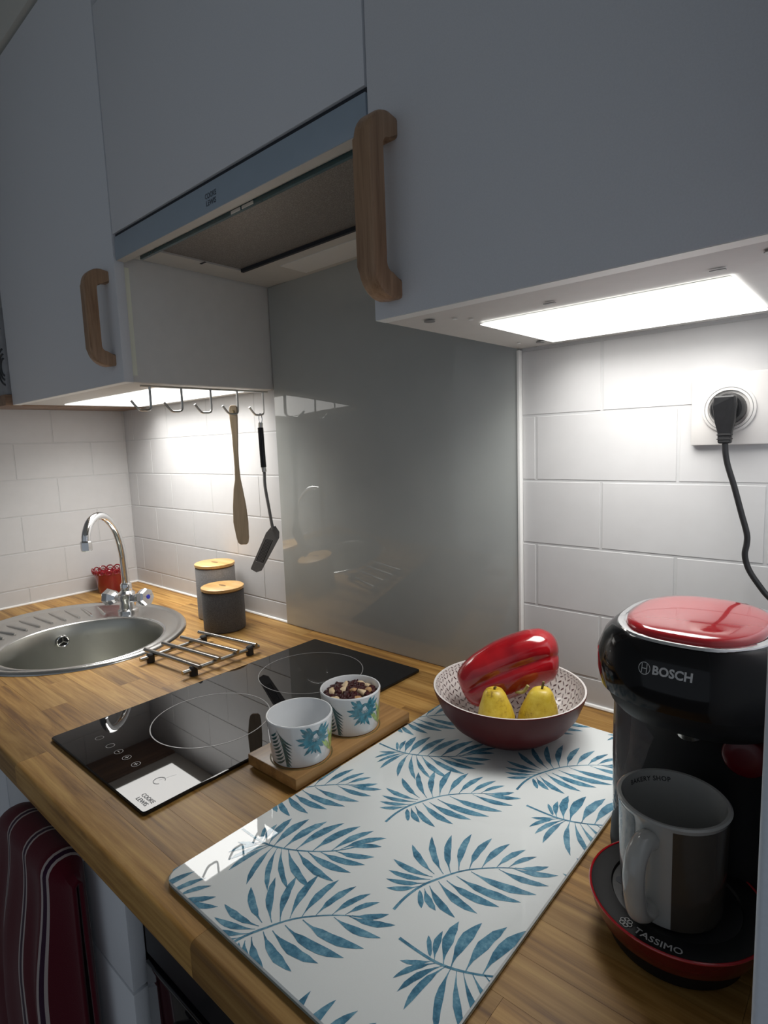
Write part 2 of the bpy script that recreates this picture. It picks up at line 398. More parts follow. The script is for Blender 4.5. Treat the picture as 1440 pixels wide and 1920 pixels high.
for x in (1.24, PX - .07): tube('handle_post', [(x, -.577, .715), (x, -.606, .715)], .006, 'black_plastic', hd, 8, 1)
sd = thing('tall_side_panel', 'pale blue-grey tall panel edge beside the coffee machine', 'panel', (PX + .009, -.3, 0))
box('board', PX, PX + .019, -.60, -.001, .0, 2.2, 'panel_paint', sd, bev=.0025, seg=3)

# towel
def towel():
    t = thing('towel', 'burgundy kitchen towel with pale stripes hanging below the worktop', 'towel', (.95, -.62, .4))
    nu, nv = 64, 150; bm = bmesh.new(); uvl = bm.loops.layers.uv.new('UVMap'); G = []
    x0, x1 = .865, 1.105
    for i in range(nu + 1):
        u = i / nu; row = []
        for j in range(nv + 1):
            v = j / nv; s = (v - .42) * .86                      # arc length from the rail, + = front
            k_ = max(0, (u - .78) / .22); k_ = k_ * k_ * (3 - 2 * k_); a = .021 * (1 - .88 * k_)
            drop = max(abs(s) - a * 1.57, 0)
            if abs(s) < a * 1.57: th = s / a; y = -.614 - a * sin(th); z = .829 + a * cos(th)
            else: y = -.614 - math.copysign(a, s); z = .829 - drop
            fold = min(drop / .22, 1)
            puff = .5 - .5 * cos(min(drop / .16, 1) * pi)
            wav = sin(u * 15.0 + .6) * .5 + sin(u * 31 + 1.3) * .25
            if s > 0: y -= (.016 * puff + .010 * wav * (0.1 + fold)) * (1 - k_)
            else: y = min(y + .002, -.593)
            x = x0 + (x1 - x0) * u; x -= max(0, .6 - u) * .12 * fold + .006 * sin(v * 9 + u * 3) * fold
            z -= .045 * max(0, 1 - u / .30) ** 2
            row.append((bm.verts.new((x, y, z)), (u, v)))
        G.append(row)
    for i in range(nu):
        for j in range(nv):
            q = (G[i][j], G[i + 1][j], G[i + 1][j + 1], G[i][j + 1]); fc = bm.faces.new([p[0] for p in q])
            for lp, p in zip(fc.loops, q): lp[uvl].uv = p[1]
    o = bm_obj('cloth', bm, 'towel_cloth', t, True)
    m = o.modifiers.new('thick', 'SOLIDIFY'); m.thickness = .004; m.offset = 0
towel()

# ------------------------------------------------------------------ wall cabinets
def handle(parent, x0, x1, z0, z1, dep=.042):
    th, L = .016, z1 - z0; y0 = DY; ro = .030
    def pf(z, y): return (y, z)
    out = []                                # outline in (y, z): outer side then inner side
    out.append((y0, z1 - .002)); n = 8
    for i in range(n + 1):
        a = pi / 2 * i / n; out.append((y0 - dep + ro - ro * sin(a), z1 - ro + ro * cos(a)))
    for i in range(n + 1):
        a = pi / 2 * i / n; out.append((y0 - dep + ro - ro * cos(a), z0 + ro - ro * sin(a)))
    out.append((y0, z0 + .002)); out.append((y0, z0 + .022))
    ri = .012
    for i in range(5):
        a = pi / 2 * i / 4; out.append((y0 - dep + th + ri - ri * sin(a), z0 + .022 + ri - ri * cos(a)))
    for i in range(5):
        a = pi / 2 * i / 4; out.append((y0 - dep + th + ri - ri * cos(a), z1 - .022 - ri + ri * sin(a)))
    out.append((y0, z1 - .022))
    bm = bmesh.new(); rings = [[(x, y, z) for y, z in out] for x in (x0, x1)]
    V = add_loft(bm, rings); bm.edges.ensure_lookup_table()
    es = [e for e in bm.edges if abs(e.verts[0].co.x - e.verts[1].co.x) < 1e-6 and max(abs(v.co.y - y0) for v in e.verts) > 1e-4]
    bmesh.ops.bevel(bm, geom=es, offset=.0035, segments=2, profile=.5, affect='EDGES', clamp_overlap=True)
    return bm_obj('handle', bm, 'oak_handle', parent, 40, label='oak bow handle')

# right cabinet
rc = thing('wall_cabinet', 'pale blue-grey wall cabinet with oak handle above the wall socket', 'cabinet', (1.53, -.16, ZR))
box('body', 1.3275, PX - .001, -.3150, -.0005, ZR + .0015, 2.14, 'carcass', rc, bev=.0008)
d = box('door', 1.3359, PX - .001, DY, DY + .0175, ZR - .0005, 2.14, 'door_paint', rc, bev=.0006)
handle(d, 1.3515, 1.3745, 1.4525, 1.6315)
box('door_edge', 1.3359, PX - .001, DY + .0006, DY + .0172, ZR - .0011, ZR - .0005, 'edge_band', d, label='pale lower edge of the door')
for x, y in [(1.37, -.285), (1.385, -.045), (1.69, -.285)]: lathe('cam_cover', [(.0062, ZR - .0009), (.0062, ZR)], x, y, 'screw_grey', rc, 20)
for x, y in [(1.395, -.272), (1.405, -.255), (1.36, -.06)]: lathe('plug_dot', [(.0028, ZR - .0006), (.0028, ZR)], x, y, 'edge_band', rc, 14)
for x in (1.50, 1.648): box('clip_slot', x - .006, x + .006, -.262, -.258, ZR - .0008, ZR, 'screw_grey', rc)
lr = thing('led_panel', 'lit rectangular light panel under the right wall cabinet', 'light', (1.527, -.132, ZR))
box('housing', 1.403, 1.651, -.226, -.041, ZR - .0008, ZR + .0010, 'edge_band', lr)
box('diffuser', 1.4005, 1.6535, -.2285, -.0385, ZR - .0020, ZR - .0009, 'led_right', lr)

def panel_lamp(name, x0, x1, y0, y1, z, watt, parent):
    l = bpy.data.lights.new(name, 'AREA'); l.shape = 'RECTANGLE'; l.size = x1 - x0; l.size_y = y1 - y0; l.energy = watt; l.color = (1.0, .985, .95); l.spread = RAD(SPREAD)
    o = bpy.data.objects.new(name, l); COL.objects.link(o); o.parent = parent; o.matrix_parent_inverse = Matrix.Translation(-Vector(parent.location)); o.location = ((x0 + x1) / 2, (y0 + y1) / 2, z)
panel_lamp('lamp_light', 1.4005, 1.6535, -.2285, -.0385, ZR - .0024, WATT_R, lr)

# left cabinet
lc = thing('wall_cabinet', 'pale blue-grey wall cabinet with oak handle above the sink', 'cabinet', (.44, -.16, ZL))
box('body', .150, XG1 - .003, -.3185, -.0005, ZL, 2.14, 'carcass', lc, bev=.0008)
d = box('door', .148, .7400, DY, DY + .0175, ZL - .0005, 2.142, 'door_paint', lc, bev=.0006)
handle(d, .696, .7165, 1.458, 1.624)
box('door_edge', .148, .7400, DY + .0006, DY + .0172, ZL - .0011, ZL - .0005, 'edge_band', d, label='pale lower edge of the door')
box('edge_strip', XG1 - .0032, XG1 - .0022, -.3185, -.309, ZL + .012, 1.628, 'edge_cream', lc, label='cream edge strip')
ll = thing('led_panel', 'lit rectangular light panel under the left wall cabinet', 'light', (.445, -.14, ZL))
box('housing', .203, .697, -.236, -.044, ZL - .0008, ZL - .0001, 'edge_band', ll)
box('diffuser', .2005, .6995, -.2385, -.0415, ZL - .0020, ZL - .0009, 'led_left', ll)
panel_lamp('lamp_light', .2005, .6995, -.2385, -.0415, ZL - .0024, WATT_L, ll)
# wooden shelf and framed print between cabinet and left wall
sh = thing('wall_shelf', 'narrow dark wooden shelf between left cabinet and left wall', 'shelf', (.07, -.18, ZL))
box('board', .001, .146, -.352, -.0005, ZL - .002, ZL + .024, 'shelf_wood', sh, bev=.001)
pc = thing('decorative_box', 'grey box with dark scroll pattern on the narrow wooden shelf', 'box', (.07, -.32, ZL + .024))
box('body', .004, .142, -.345, -.20, ZL + .0245, 1.66, 'picture_grey', pc, bev=.002)
for cz, R in [(1.520, .042), (1.520, .030), (1.520, .020), (1.622, .012)]:
    bm = bmesh.new(); P = [(.143 + R * cos(a), -.3455, cz + R * 1.0 * sin(a)) for a in [RAD(92 + 7.8 * i) for i in range(23)]]; add_tube(bm, P, .0026, 6); bm_obj('scroll', bm, 'picture_line', pc, True)

# hood cabinet and range hood
hc = thing('wall_cabinet', 'pale blue-grey flap cabinet directly above the range hood', 'cabinet', (1.03, -.16, 1.70))
box('body', .752, 1.322, -.3185, -.0005, 1.70, 2.025, 'carcass', hc)
box('door', .7445, 1.3325, DY, DY + .0175, 1.6760, 2.030, 'door_paint', hc, bev=.0006)
rh = thing('range_hood', 'slim built-in range hood with mesh grease filter above the hob', 'range hood', (1.03, -.16, 1.64))
HX0, HX1, HB = XG1 + .001, 1.3265, 1.6455
box('casing', HX0 + .012, HX1 - .002, -.3185, -.0005, HB + .012, 1.699, 'dark_gap', rh)
box('front_panel', HX0 + .0085, 1.3325, DY + .001, DY + .0165, 1.6325, 1.6705, 'hood_front', rh, bev=.001)
prism('lower_lip', [(DY + .002, 1.6323), (DY + .0165, 1.6323), (-.3035, HB - .0035), (-.3035, HB), (DY + .002, 1.6335)], lambda u, v, w: (HX0 + .0095 + w, u, v), HX1 - HX0 - .013, 'hood_white', rh, label='cream sloping lower lip')
box('visor_edge', HX0 + .03, HX1 - .006, -.3032, -.2985, HB - .0095, HB + .004, 'visor_glass', rh, label='dark teal glass edge')
box('underside_frame', HX0, HX0 + .062, -.3032, -.001, HB, HB + .011, 'hood_white', rh)
box('underside_frame', HX1 - .024, HX1, -.3032, -.001, HB, HB + .011, 'hood_white', rh)
box('rear_strip', HX0 + .0625, HX1 - .0245, -.112, -.001, HB - .001, HB + .011, 'hood_white', rh)
box('lamp_cover', HX0 + .14, HX1 - .10, -.085, -.02, HB - .0022, HB - .0011, 'edge_band', rh)
box('filter', HX0 + .0625, HX1 - .0245, -.298, -.1185, HB + .003, HB + .009, 'filter_mesh', rh, label='perforated metal grease filter')
box('filter_frame', HX0 + .0625, HX1 - .0245, -.1185, -.1125, HB - .003, HB + .006, 'dark_gap', rh)
box('switch', 1.04, 1.062, -.3042, -.3033, HB - .0092, HB - .0050, 'edge_band', rh); box('switch', 1.066, 1.092, -.3042, -.3033, HB - .0092, HB - .0050, 'edge_band', rh)
box('latch', .80 - .012, .80 + .004, -.20, -.196, HB - .0008, HB, 'dark_gap', rh)
box('gap_shade_strip', HX0 + .0085, 1.3325, DY + .004, DY + .015, 1.6706, 1.6759, 'dark_gap', rh, label='dark strip added as the shade in the gap')  # near-black strip added to darken the gap below the flap door, stands for shade
text('brand_print', 'COOKE', .0098, lambda u, v: (1.0415 + u * .80, DY + .0006, 1.6535 + v), 'logo_grey', rh, bold=.0002)
text('brand_print', 'LEWIS', .0098, lambda u, v: (1.0415 + u * .92, DY + .0006, 1.6440 + v), 'logo_grey', rh, bold=.0002)

# ------------------------------------------------------------------ hook rack and hanging tools
hk = thing('hook_rack', 'wire rack with five hooks under the left cabinet edge', 'hook rack', (.72, -.15, ZL - .004))
tube('rail', [(.722, -.300, ZL - .0045), (.722, -.012, ZL - .0045)], .0022, 'wire', hk, 8, 1)
HY = [-.2825, -.2187, -.1546, -.0912, -.0250]
for i, y in enumerate(HY):
    z = 1.3825 - i * .0016
    tube('hook', [(.722, y, ZL - .004), (.722, y, z + .012), (.722, y - .0015, z + .003), (.722, y - .006, z), (.722, y - .014, z - .0005), (.722, y - .022, z), (.722, y - .029, z + .006), (.722, y - .037, z + .016)], .0023, 'wire', hk, 8, 5)
hv = Vector((.7504, .6609, 0)); nv_ = Vector((-.6609, .7504, 0))
def hang(P0):
    P0 = Vector(P0); return lambda u, v, w: tuple(P0 + hv * u + nv_ * w + Vector((0, 0, v)))
ws = thing('wooden_spatula', 'long flat wooden spatula hanging on the fourth hook', 'spatula', (.705, -.088, 1.10))
rowsS = [(-0.0060, 0.0035, 1.3960), (-0.0090, 0.0060, 1.3925), (-0.0105, 0.0067, 1.386), (-0.01, 0.0066, 1.3657), (-0.0076, 0.0051, 1.3327), (-0.0072, 0.0034, 1.2995), (-0.0067, 0.0030, 1.2661), (-0.0076, 0.0045, 1.2392), (-0.0119, 0.0076, 1.219), (-0.0158, 0.0125, 1.1816), (-0.0172, 0.0147, 1.1474), (-0.0125, 0.0140, 1.1129), (-0.0096, 0.0122, 1.1025), (-0.0047, 0.0085, 1.0985)]
ol = [(a, z) for a, b, z in rowsS] + [(b, z) for a, b, z in rowsS[::-1]]
f_ = hang((.7195, -.1005, 0)); b_ = prism('blade', ol, f_, .006, 'spatula_wood', ws)
bv = b_.modifiers.new('b', 'BEVEL'); bv.width = .0015; bv.segments = 2
lathe_hole = torus('hole_rim', f_(-.002, 1.3815, -.0004), .0035, .0011, 'stem_brown', ws, 'y', 16, 6)
ts = thing('slotted_turner', 'black handled slotted turner hanging on the hook by the splashback', 'turner', (.705, -.03, 1.03))
f_ = hang((.7195, -.0395, 0)); g_ = lambda u, v, w=0: f_(u + .004, v, w)
lp = [g_(.0015 + .0034 * cos(a), 1.368 + .0105 * sin(a)) for a in [2 * pi * i / 16 for i in range(17)]]
tube('hanging_loop', lp, .0011, 'chrome', ts, 6, 2)
tube('ferrule', [g_(.0012, 1.3589), g_(.0006, 1.3480)], .0048, 'steel_bar', ts, 12, 1)
tube('handle', [g_(.0003, 1.3485), g_(.0006, 1.33), g_(.0012, 1.29), g_(.0018, 1.2620)], .0062, 'black_gloss', ts, 14, 3)
tube('ferrule', [g_(.0018, 1.2627), g_(.0028, 1.2515)], .0052, 'steel_bar', ts, 12, 1)
tube('stem', [g_(.0028, 1.2522), g_(.0023, 1.2209), g_(.0071, 1.1786), g_(.0124, 1.1342), g_(.0145, 1.122)], .0036, 'grey_nylon', ts, 10, 4)
# blade: outer plate with five slots cut as open bars
A_, B_, C_, D_ = (-.0029, 1.1027), (.0127, 1.0985), (-.0135, 1.0456), (-.0291, 1.0516)
outer = [(.0092, 1.1275), (.0199, 1.1303), (.0280, 1.1165), (.0268, 1.1030), (-.0170, 1.0300), (-.0289, 1.0263), (-.0410, 1.0340), (-.0400, 1.0385), (-.0021, 1.1151)]
def lerp(p, q, t): return (p[0] + (q[0] - p[0]) * t, p[1] + (q[1] - p[1]) * t)
def strip(bm, poly, w0=0.0, w1=.0022): add_loft(bm, [[g_(u, v, w0) for u, v in poly], [g_(u, v, w1) for u, v in poly]])
bm = bmesh.new()
strip(bm, [outer[0], outer[1], outer[2], outer[3], B_, A_, outer[8]]); strip(bm, [outer[4], outer[5], outer[6], outer[7], D_, C_])
strip(bm, [outer[3], outer[4], C_, B_]); strip(bm, [outer[7], outer[8], A_, D_])
for i in range(1, 6): strip(bm, [lerp(A_, B_, i / 6 - .045), lerp(A_, B_, i / 6 + .045), lerp(D_, C_, i / 6 + .045), lerp(D_, C_, i / 6 - .045)])
bm_obj('blade', bm, 'grey_nylon', ts)
bm = bmesh.new(); strip(bm, [lerp(A_, C_, .01), lerp(B_, D_, .01), lerp(C_, A_, .01), lerp(D_, B_, .01)], .0012, .0020); bm_obj('slot_panel', bm, 'black_rubber', ts)

# ------------------------------------------------------------------ sink
sk = thing('sink', 'oval stainless steel inset sink with ribbed drainer in the corner', 'sink', (SKX, SKY, ZC))
BX, BY, BR = .467, -.347, .160; SEG = 96
def outR(t):
    dx, dy = cos(t), sin(t); px, py = BX - SKX, BY - SKY
    a = (dx / SRX) ** 2 + (dy / SRY) ** 2; b = 2 * (px * dx / SRX ** 2 + py * dy / SRY ** 2); c = (px / SRX) ** 2 + (py / SRY) ** 2 - 1
    return (-b + math.sqrt(b * b - 4 * a * c)) / (2 * a)
def polar(fn_r, z): return [(BX + fn_r(2 * pi * i / SEG) * cos(2 * pi * i / SEG), BY + fn_r(2 * pi * i / SEG) * sin(2 * pi * i / SEG), z) for i in range(SEG)]
mixr = lambda k, d=0: (lambda t: BR + .012 + (outR(t) - .020 - BR - .012) * k)
loft('deck', [polar(lambda t: outR(t) - .004, ZC + .0004), polar(lambda t: outR(t), ZC + .0006), polar(lambda t: outR(t) - .001, ZC + .0035), polar(lambda t: outR(t) - .006, ZC + .0062), polar(lambda t: outR(t) - .012, ZC + .0060), polar(lambda t: outR(t) - .018, ZC + .0035),
  polar(mixr(.9), ZC + .0030), polar(mixr(.5), ZC + .0028), polar(mixr(.15), ZC + .0030), polar(lambda t: BR + .009, ZC + .0048), polar(lambda t: BR + .003, ZC + .0048), polar(lambda t: BR, ZC + .002)], 'steel', sk, False, False, 70)
loft('bowl', [polar(lambda t, r=r: r, z) for r, z in [(BR, ZC + .002), (BR - .004, ZC - .006), (BR - .008, ZC - .03), (BR - .014, ZC - .10), (BR - .020, ZC - .128), (BR - .036, ZC - .143), (BR - .07, ZC - .149), (.04, ZC - .152), (.034, ZC - .156)]], 'steel_bowl', sk, False, True, 70)
lathe('drain', [(.034, ZC - .1555), (.034, ZC - .1535), (.027, ZC - .1535), (.02, ZC - .156)], BX, BY, 'chrome', sk, 28)
rin = [(.295, -.4522), (.2831, -.4256), (.2717, -.3978), (.2655, -.3696), (.2634, -.3404), (.2640, -.311), (.2698, -.2809), (.2803, -.2557), (.2901, -.228)]
rout = [(.232, -.474), (.208, -.4470), (.187, -.4150), (.170, -.3830), (.162, -.3480), (.160, -.3130), (.167, -.2780), (.182, -.2430), (.206, -.2110)]
for a, b in zip(rin, rout):
    bm = bmesh.new(); d = Vector((a[0] - b[0], a[1] - b[1], 0)); P = [Vector((b[0], b[1], ZC + .0032)) + d * k for k in (0, .15, .85, 1)]
    add_tube(bm, [tuple(p) for p in P], [.0010, .0030, .0040, .0026], 8); bm_obj('drainer_rib', bm, 'steel', sk, True)
ofl = (BX - (BR - .011) , -.3405, ZC - .030)
torus('overflow_ring', (ofl[0] + .003, ofl[1], ofl[2]), .0125, .0022, 'chrome', sk, 'x', 28, 8)
bm = bmesh.new(); add_loft(bm, [[(ofl[0] + x, ofl[1] + .012 * cos(2 * pi * i / 20), ofl[2] + .012 * sin(2 * pi * i / 20)) for i in range(20)] for x in (.0, .0025)]); bm_obj('overflow_hole', bm, 'black_plastic', sk)
for a in (90, 210, 330): tube('overflow_bar', [(ofl[0] + .0042, ofl[1], ofl[2]), (ofl[0] + .0042, ofl[1] + .012 * cos(RAD(a)), ofl[2] + .012 * sin(RAD(a)))], .0013, 'chrome', sk, 6, 1)

# tap
FX, FY = .322, -.182
tp = thing('tap', 'chrome swan-neck mixer tap with two knobs on the sink', 'tap', (FX, FY, ZC + .003))
lathe('base', [(.024, ZC + .003), (.024, ZC + .009), (.020, ZC + .012), (.018, ZC + .030), (.021, ZC + .038), (.020, ZC + .052), (.014, ZC + .058)], FX, FY, 'chrome', tp, 32)
lathe('collar', [(.0125, ZC + .056), (.0135, ZC + .060), (.0135, ZC + .074), (.011, ZC + .078)], FX, FY, 'chrome', tp, 24)
sdir = Vector((.63, -.77, 0)).normalized()
def sp_(s, z): return (FX + sdir.x * s, FY + sdir.y * s, z)
tube('spout', [sp_(0, .965), sp_(.001, 1.02), sp_(.006, 1.065), sp_(.022, 1.108), (sp_(.045, 1.136)), sp_(.075, 1.156), sp_(.107, 1.161), sp_(.138, 1.151), sp_(.157, 1.128), sp_(.161, 1.112)], .0092, 'chrome', tp, 16, 6)
bm = bmesh.new(); c = sp_(.161, 0); add_loft(bm, [ring(c[0], c[1], z, r, r, 2, 10) for r, z in [(.0105, 1.090), (.0118, 1.092), (.0118, 1.110), (.0100, 1.113)]]); bm_obj('aerator', bm, 'chrome', tp, False)
for (ex, ey, ez), mk, lab in [((.256, -.204, .936), 'tap_red', None), ((.386, -.160, .946), 'tap_blue', 'chrome knob with a blue cold mark')]:
    e = Vector((ex, ey, ez)); b0 = Vector((FX, FY, ZC + .036)); dv = (e - b0).normalized()
    tube('valve_stem', [tuple(b0 + dv * .012), tuple(b0 + dv * .040)], [.011, .0095], 'chrome', tp, 16, 1)
    bm = bmesh.new(); P = [tuple(b0 + dv * s) for s in (.034, .040, .052, .066, .071)]; add_tube(bm, P, [.010, .015, .0205, .0225, .0190], 7)
    kb = bm_obj('knob', bm, 'chrome', tp, False, lab)
    tube('mark', [tuple(b0 + dv * .0705), tuple(b0 + dv * .0722)], .0055, mk, kb, 12, 1)

# red lace pot
px_, py_ = .056, -.108
rp = thing('lace_rim_pot', 'small red pot with lace-cut rim behind the tap', 'pot', (px_, py_, ZC))
loft('body', [ring(px_, py_, z, r, r, 2, 40) for r, z in [(.031, ZC), (.033, ZC + .002), (.0425, ZC + .059), (.0400, ZC + .059), (.031, ZC + .004)]], 'red_enamel', rp)
for i in range(14):
    a = 2 * pi * i / 14; c = Vector((px_ + .0430 * cos(a), py_ + .0430 * sin(a), ZC + .064)); tn = Vector((-sin(a), cos(a), 0))
    ptsl = [c + tn * .0088 * cos(b) + Vector((.002 * cos(a) * (sin(b) + 1), .002 * sin(a) * (sin(b) + 1), .0068 * sin(b))) for b in [2 * pi * k / 14 for k in range(15)]]
    bm = bmesh.new(); add_tube(bm, [tuple(p) for p in ptsl], .0019, 6); bm_obj('rim_scallop', bm, 'red_enamel', rp, True)
    bm = bmesh.new(); add_tube(bm, [tuple(c + tn * .0045 * cos(b) + Vector((0, 0, .0035 * sin(b) - .003))) for b in [2 * pi * k / 10 for k in range(11)]], .0012, 5); bm_obj('rim_curl', bm, 'red_enamel', rp, True)

# canisters
def canister(label, x, y, zt, mat):
    t = thing('canister', label, 'canister', (x, y, ZC), 'storage canisters with bamboo lids'); r = .0465; h = zt - .010
    lathe('body', [(r - .004, ZC), (r - .001, ZC + .0015), (r, ZC + .005), (r, h - .002), (r - .001, h), (r - .004, h)], x, y, mat, t, 56)
    lathe('seal', [(r - .003, h), (r - .003, h + .0025)], x, y, 'can_seal', t, 40)
    l = lathe('lid', [(r - .0005, h + .0025), (r + .0008, h + .0035), (r + .0008, zt - .0012), (r - .0008, zt)], x, y, 'bamboo', t, 56, label='round bamboo lid')
    prism('finger_notch', [(x + .013 * cos(a), y + .004 * sin(a)) for a in [2 * pi * i / 16 for i in range(16)]], lambda u, v, w: (u, v, zt - .0002 + w), .0006, 'can_seal', l)
canister('dark charcoal canister with bamboo lid, nearer the trivet', .640, -.107, .999, 'can_dark')
canister('light grey canister with bamboo lid, against the tiled wall', .541, -.061, 1.033, 'can_light')

# trivet
tv = thing('trivet', 'steel bar trivet with black feet on the worktop', 'trivet', (.755, -.25, ZC))
tops = [((.6750, -.3127), (.8508, -.2984)), ((.6700, -.2729), (.8445, -.2546)), ((.6680, -.2310), (.8400, -.2107)), ((.6690, -.1905), (.8395, -.1672))]
cross = [((.7050, -.3378), (.6945, -.1760)), ((.8330, -.3232), (.8310, -.1560))]
for a, b in tops: tube('bar', [(*a, ZC + .0185), (*b, ZC + .0185)], .0041, 'steel_bar', tv, 10, 1)
for a, b in cross: tube('cross_bar', [(*a, ZC + .0115), (*b, ZC + .0115)], .0041, 'steel_bar', tv, 10, 1)
for a, b in cross:
    for k in (.13, .87):
        x, y = lerp(a, b, k); lathe('foot', [(.0055, ZC), (.0075, ZC + .001), (.0075, ZC + .016), (.0050, ZC + .0185)], x, y, 'black_rubber', tv, 16)

# ------------------------------------------------------------------ hob
hb = thing('induction_hob', 'black two-zone glass hob set in the oak worktop', 'hob', (1.016, -.3, ZC))
hx0, hx1, hy0, hy1 = .8782, 1.1547, -.5555, -.0478; HZ = ZC + .0055
def rrect(x0, x1, y0, y1, r, n=6):
    P = []
    for cx, cy, a0 in [(x1 - r, y1 - r, 0), (x0 + r, y1 - r, 90), (x0 + r, y0 + r, 180), (x1 - r, y0 + r, 270)]:
        for i in range(n + 1): a = RAD(a0 + 90 * i / n); P.append((cx + r * cos(a), cy + r * sin(a)))
    return P
def slab(name, x0, x1, y0, y1, z0, z1, r, mat, parent, ch=.001):
    R = [[(x, y, z) for x, y in rrect(x0 + d, x1 - d, y0 + d, y1 - d, r)] for d, z in [(ch, z0), (0, z0 + ch), (0, z1 - ch), (ch, z1)]]
    return loft(name, R, mat, parent, smooth=30)
slab('glass_plate', hx0, hx1, hy0, hy1, ZC + .0003, HZ, .004, 'hob_glass', hb)
def flat_ring(name, cx, cy, R, w, z, mat, parent, seg=72, a0=0, a1=360):
    bm = bmesh.new(); n = int(seg * (a1 - a0) / 360); V = []
    for i in range(n + 1): a = RAD(a0 + (a1 - a0) * i / n); V.append((bm.verts.new((cx + (R - w) * cos(a), cy + (R - w) * sin(a), z)), bm.verts.new((cx + R * cos(a), cy + R * sin(a), z))))
    for p, q in zip(V, V[1:]): bm.faces.new((p[0], p[1], q[1], q[0]))
    return bm_obj(name, bm, mat, parent)
flat_ring('cooking_zone_ring', 1.0155, -.380, .087, .0016, HZ + .0002, 'hob_print', hb)
flat_ring('cooking_zone_ring', 1.0035, -.170, .093, .0012, HZ + .0002, 'hob_print', hb)
for i, x in enumerate([.9391, .9737, .9992, 1.0228, 1.0487]):
    flat_ring('touch_button', x, -.5125, .0058, .0006, HZ + .0002, 'hob_print', hb, 24)
    if i > 1: prism('button_mark', [(-.0028, -.0005), (.0028, -.0005), (.0028, .0005), (-.0028, .0005)], lambda u, v, w, x=x: (x + u, -.5125 + v, HZ + .0002 + w), .0001, 'hob_print', hb)
    if i > 2: prism('button_mark', [(-.0005, -.0028), (.0005, -.0028), (.0005, .0028), (-.0005, .0028)], lambda u, v, w, x=x: (x + u, -.5125 + v, HZ + .0002 + w), .0001, 'hob_print', hb)
flat_ring('zone_mark', 1.1085, -.512, .0075, .0009, HZ + .0002, 'logo_grey', hb, 24, 40, 330)
prism('zone_mark', [(-.004, -.0006), (.016, .0016), (.016, .0028), (-.004, .0008)], lambda u, v, w: (1.1085 + u * .3, -.508 + u, HZ + .0002 + w), .0001, 'logo_grey', hb)
text('brand_print', 'COOKE', .0076, lambda u, v: (1.1325 + u, -.5385 + v, HZ + .0003), 'logo_grey', hb)
text('brand_print', 'LEWIS', .0076, lambda u, v: (1.1325 + u * 1.12, -.5460 + v, HZ + .0003), 'logo_grey', hb)

# ------------------------------------------------------------------ glass board with fronds
mx0, mx1, my0, my1 = 1.2622, 1.5599, -.5899, -.0699; MZ = ZC + .0055
gb = thing('glass_board', 'white glass cover board printed with blue palm fronds', 'cutting board', (1.41, -.33, ZC))
slab('glass_slab', mx0, mx1, my0, my1, ZC + .0012, MZ, .016, 'mat_white', gb, .0012)
R = [[(x, y, z) for x, y in rrect(mx0 - .0004, mx1 + .0004, my0 - .0004, my1 + .0004, .0164)] for z in (ZC + .0022, ZC + .0042)]
loft('edge_band', R, 'mat_edge', gb, False, False, label='grey-green glass edge')
slab('backing', mx0 + .003, mx1 - .003, my0 + .003, my1 - .003, ZC + .0001, ZC + .0012, .014, 'mat_under', gb, .0003)
FA = ([(0.0, 0.0), (-0.0006, 0.0175), (0.0027, 0.0371), (0.0103, 0.0545), (0.0172, 0.0683), (0.0267, 0.0814), (0.0435, 0.0975), (0.0594, 0.109), (0.0754, 0.1168)], [(0.0041, 0.0514, -0.0392, 0.0464, 0.0066), (0.0042, 0.0476, -0.0336, 0.0326, 0.006), (0.0033, 0.0413, -0.0283, 0.0229, 0.0055), (0.001, 0.0345, -0.0212, 0.0147, 0.0054), (0.0032, 0.0553, -0.0374, 0.0734, 0.007), (0.0097, 0.0605, -0.0291, 0.0952, 0.0069), (0.0145, 0.0656, -0.0146, 0.1092, 0.007), (0.0187, 0.0729, 0.0005, 0.1233, 0.0073), (0.0253, 0.0808, 0.0201, 0.1304, 0.0072), (0.0337, 0.0888, 0.0381, 0.1346, 0.0069), (0.0441, 0.0979, 0.0543, 0.1366, 0.006), (0.0529, 0.1054, 0.0671, 0.1345, 0.0052), (0.0578, 0.1088, 0.0819, 0.1298, 0.0058), (0.0557, 0.1066, 0.0934, 0.1246, 0.0064), (0.0045, 0.0311, 0.0178, 0.0161, 0.0051), (0.0068, 0.0354, 0.0291, 0.0217, 0.0066), (0.0082, 0.0409, 0.046, 0.0259, 0.007), (0.0114, 0.0503, 0.0584, 0.0413, 0.0078), (0.0167, 0.0558, 0.0694, 0.0591, 0.0085), (0.0206, 0.066, 0.0816, 0.0752, 0.0088), (0.0282, 0.0791, 0.0881, 0.0913, 0.0088), (0.0468, 0.0979, 0.0921, 0.1073, 0.007)])
